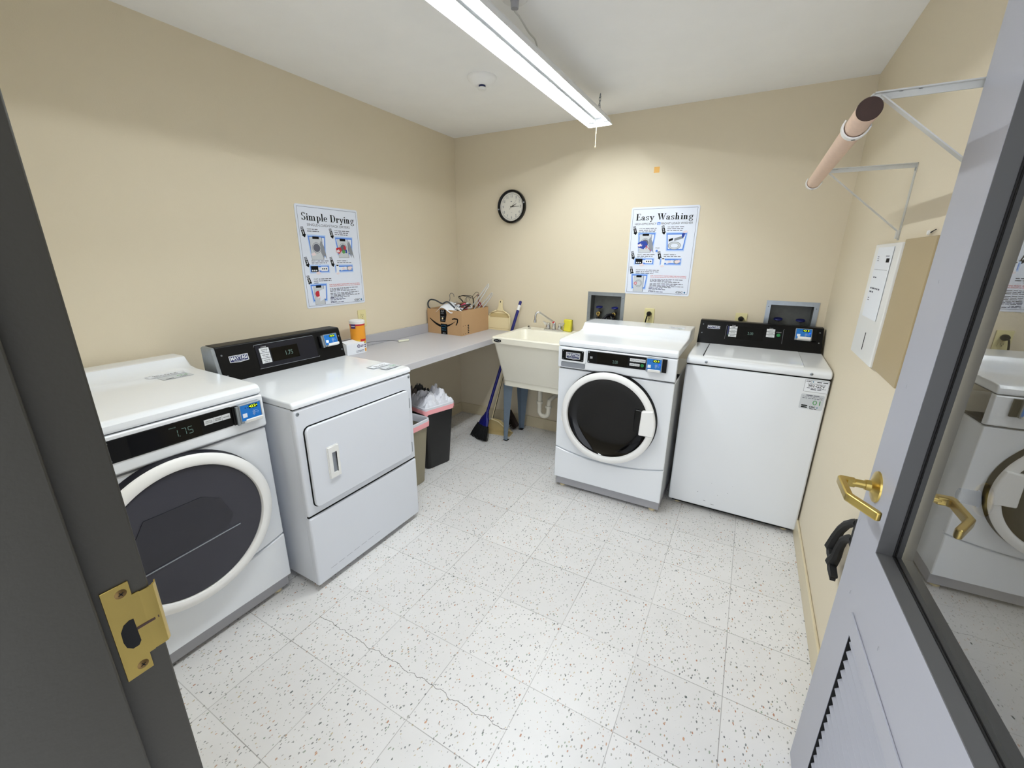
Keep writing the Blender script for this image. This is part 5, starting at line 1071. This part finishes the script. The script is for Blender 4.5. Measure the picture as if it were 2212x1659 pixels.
# ---------------------------------------------------------------- dustpan on the counter
dpn = thing('dustpan', 'cream plastic dustpan leaning upright against the wall beside the box', 'dustpan', (.466, -.060, .8625), 0)
dpn.rotation_euler = (R(-10), 0, 0)
b = MB(); O = [(-.118, 0), (.118, 0), (.103, .118), (.088, .142), (.034, .168), (-.034, .168), (-.092, .142), (-.105, .118)]
b.prism(O, 'y', 0, .004, 'cream'); b.build('pan', dpn, bevel=.0015)
b = MB()
for a, c in ((O[1], O[2]), (O[2], O[3]), (O[3], O[4]), (O[7], O[0]), (O[6], O[7]), (O[5], O[6])):
    b.tube([(a[0], -.008, a[1]), (c[0], -.008, c[1])], .006, 'cream', 6)
b.box((-.095, -.0025, .112), (.095, .0, .145), 'cream2'); b.box((-.115, -.002, .014), (.115, 0, .017), 'cream2'); b.build('side_wall', dpn)
b = MB(); b.prism([(-.032, .166), (.032, .166), (.017, .200), (.0155, .252), (.008, .262), (-.008, .262), (-.0155, .252), (-.017, .200)], 'y', -.010, .006, 'cream'); b.box((-.004, -.0106, .236), (.004, -.0102, .250), 'ink'); b.build('handle', dpn, bevel=.003)
# ---------------------------------------------------------------- blue broom
bt = Vector((.682, -.062, 1.125)); bb = Vector((.552, -.405, .195)); dv = bt - bb
br = thing('broom', 'dark blue push-handle broom with black bristles leaning through the counter and sink gap', 'broom', (.52, -.44, 0)); o0 = Vector((.52, -.44, 0))
b = MB(); b.tube([bb - o0, bt - o0 - dv.normalized() * .006], .0120, 'blue', 16); b.tube([bt - o0 - dv.normalized() * .006, bt - o0], [.012, .008], 'blue', 16); hd_ = b.build('handle', br)
b = MB(); b.tube([bt - o0 - dv.normalized() * .080, bt - o0 - dv.normalized() * .035], .0124, 'white_pl', 16); b.build('white_band', hd_)
ax = dv.normalized(); sd_ = Vector((1, -.55, 0)).normalized(); nn = ax.cross(sd_).normalized(); sd_ = nn.cross(ax).normalized()
if sd_.x < 0: sd_ = -sd_
def fan(mb, rows, m, base):
    V = []; F = []; n = 14
    for (d, w_, t, off) in rows:
        for k in range(n):
            a = 2 * PI * k / n; V.append(base + ax * d + sd_ * (w_ * math.cos(a) * (abs(math.cos(a)) ** -.35 if abs(math.cos(a)) > .05 else 1) * .9 + off) + nn * t * math.sin(a))
    for i in range(len(rows) - 1):
        for k in range(n): F.append((i * n + k, i * n + (k + 1) % n, (i + 1) * n + (k + 1) % n, (i + 1) * n + k))
    F.append(tuple(range(n))[::-1]); F.append(tuple((len(rows) - 1) * n + k for k in range(n))); mb.add(V, F, m, True)
b = MB(); fan(b, [(.03, .016, .014, 0), (.0, .030, .018, 0), (-.025, .058, .020, -.002), (-.06, .072, .021, -.004), (-.085, .076, .021, -.005)], 'blue', bb - o0); b.build('head_block', br)
b = MB(); rdm = random.Random(4)
for i in range(340):
    u = rdm.uniform(-1, 1); v = rdm.uniform(-1, 1); p = bb - o0 - ax * .080 + sd_ * (u * .070 - .005) + nn * v * .016
    tip = bb - o0 - ax * (.205 + .012 * rdm.random() - .020 * u) + sd_ * (u * .108 - .010 + .004 * rdm.uniform(-1, 1)) + nn * v * .026
    tip.z = max(tip.z, .004); b.tube([p, (p + tip) / 2 + nn * v * .004, tip], [.0020, .0018, .0010], 'bristle', 4, caps=False)
fan(b, [(-.075, .070, .015, -.005), (-.120, .080, .016, -.006), (-.165, .090, .018, -.008)], 'bristle', bb - o0)
o = b.build('bristles', br); o['kind'] = 'stuff'
# ---------------------------------------------------------------- lobby dustpan with brush behind
lp_ = thing('upright_dustpan', 'tan long-handled dustpan standing on the floor behind the blue broom', 'dustpan', (.575, -.24, 0), R(10))
b = MB(); b.prism([(-.10, 0), (.135, 0), (.115, .025), (.02, .105), (-.055, .115), (-.09, .09)], 'y', -.005, .0, 'cream2'); b.prism([(-.1, .0), (.135, 0), (.135, .006), (-.1, .006)], 'y', -.09, .0, 'cream2')
b.box((-.1, -.09, 0), (-.095, .0, .09), 'cream2'); b.tube([(-.07, -.006, .105), (.0, -.012, .09), (.06, -.014, .045), (.125, -.012, .012)], .005, 'cream', 8); b.build('pan', lp_, bevel=.001)
b = MB(); b.tube([(-.060, .0, .105), (.045, .10, .66)], .0085, 'cream', 12); b.build('handle', lp_)
b = MB(); b.tube([(-.052, -.004, .115), (.028, .074, .54)], .0028, 'ink', 8); b.build('release_rod', lp_)
bs = thing('small_broom', 'dark brown bristle brush head standing behind the tan dustpan', 'broom', (.655, -.13, 0), R(-25))
b = MB(); b.prism([(-.06, .115), (.07, .04), (.075, .060), (-.045, .165)], 'y', -.016, .016, 'bristle_br'); b.build('head', bs, bevel=.003)
b = MB(); rdm = random.Random(8)
for i in range(220):
    u = rdm.random(); v = rdm.uniform(-1, 1); p = Vector((-.058 + .126 * u, v * .014, .118 - .075 * u)); e = p + Vector((-.035 - .02 * rdm.random(), v * .01, -.075 + .03 * u)); e.z = max(.002, e.z)
    b.tube([p, e], [.0018, .0010], 'bristle_br', 4, caps=False)
o = b.build('bristles', bs); o['kind'] = 'stuff'
# ---------------------------------------------------------------- things on the counter by the console
wp = thing('wipes_canister', 'orange and yellow wipes canister with white lid on the counter', 'canister', (.118, -1.285, .8625))
b = MB(); q = .046; b.lathe([(0, 0), (q, 0), (q + .001, .004), (q + .001, .030), (q + .001, .030)], (0, 0, 0), (0, 0, 1), 'white_pl', 36); b.lathe([(q + .001, .030), (q + .001, .060)], (0, 0, 0), (0, 0, 1), 'paper', 36); b.lathe([(q + .001, .060), (q + .001, .085)], (0, 0, 0), (0, 0, 1), 'orange2', 36); b.lathe([(q + .001, .085), (q + .001, .178)], (0, 0, 0), (0, 0, 1), 'orange', 36)
b.lathe([(q + .0015, .178), (q + .0015, .188)], (0, 0, 0), (0, 0, 1), 'cloth_red', 36); b.build('canister_body', wp)
b = MB(); q2 = q + .0022
def onc(a0, a1, z0, z1, m, k=8):
    for i in range(k):
        p, r_ = a0 + (a1 - a0) * i / k, a0 + (a1 - a0) * (i + 1) / k
        b.quad([(q2 * math.cos(R(p)), q2 * math.sin(R(p)), z0), (q2 * math.cos(R(r_)), q2 * math.sin(R(r_)), z0), (q2 * math.cos(R(r_)), q2 * math.sin(R(r_)), z1), (q2 * math.cos(R(p)), q2 * math.sin(R(p)), z1)], m)
onc(-95, -55, .160, .190, 'purple'); onc(-88, -60, .172, .178, 'paper'); onc(-25, 25, .076, .090, 'ink_red'); onc(-20, 10, .064, .069, 'ink_navy'); onc(-60, 20, .048, .055, 'purple'); onc(-70, 20, .036, .042, 'ink_navy'); onc(5, 25, .008, .028, 'orange')
b.build('print', wp)
b = MB(); b.lathe([(q + .002, .188), (q + .003, .192), (q + .003, .206), (q - .002, .211), (q - .014, .212), (q - .016, .209), (0, .209)], (0, 0, 0), (0, 0, 1), 'white_pl', 36); b.build('lid', wp)
tb = thing('small_carton', 'small white open carton with purple logo in front of the wipes canister', 'carton', (.135, -1.355, .8625), R(88))
tb.location = (.165, -1.352, .8625)
b = MB(); b.box((-.070, 0, 0), (.070, .060, .072), 'paper'); b.build('box_body', tb, bevel=.001)
b = MB(); b.add([(-.070, .0, .072), (.070, .0, .072), (.066, .050, .090), (-.068, .050, .086)], [(0, 1, 2, 3)], 'paper'); b.build('torn_flap', tb)
b = MB(); b.tube([(.022 + .009 * math.cos(R(a)), -.0008, .050 + .010 * math.sin(R(a))) for a in range(30, 340, 20)], .0018, 'purple', 5); b.tube([(.026 + .005 * math.cos(R(a)), -.0008, .049 + .005 * math.sin(R(a))) for a in range(0, 360, 30)], .0012, 'purple', 5); dashes(b, .036, .051, .024, .004, -.0008, 'purple', 1); dashes(b, .036, .043, .024, .004, -.0008, 'purple', 2); dashes(b, .0, .018, .062, .003, -.0008, 'ink_navy', 3); dashes(b, .0, .010, .062, .003, -.0008, 'ink_grey', 4)
b.build('print', tb)
b = MB(); b.box((-.02, -.17, 0), (.02, .02, .065), 'black'); tag(b.build('black_case', bevel=.006, loc=(.055, -1.42 + .16, .8625)), 'low black case on the counter behind the wipes canister and against the wall', 'case')
hw_ = thing('wire_handled_brush', 'white plastic handle on a thin grey wire lying on the counter', 'cleaning brush', (.085, -.865, .8625), R(90))
b = MB(); b.box((-.045, -.007, .001), (.045, .007, .015), 'adapter'); b.build('handle', hw_, bevel=.003); hw_.rotation_euler = (0, 0, R(75))
hw_.location = (.13, -.88, .8630)
b = MB(); b.tube([(-.044, 0, .010), (-.09, .004, .020), (-.15, .006, .026), (-.26, .02, .028), (-.30, .03, .02)], .0016, 'wire', 6); b.build('wire', hw_)
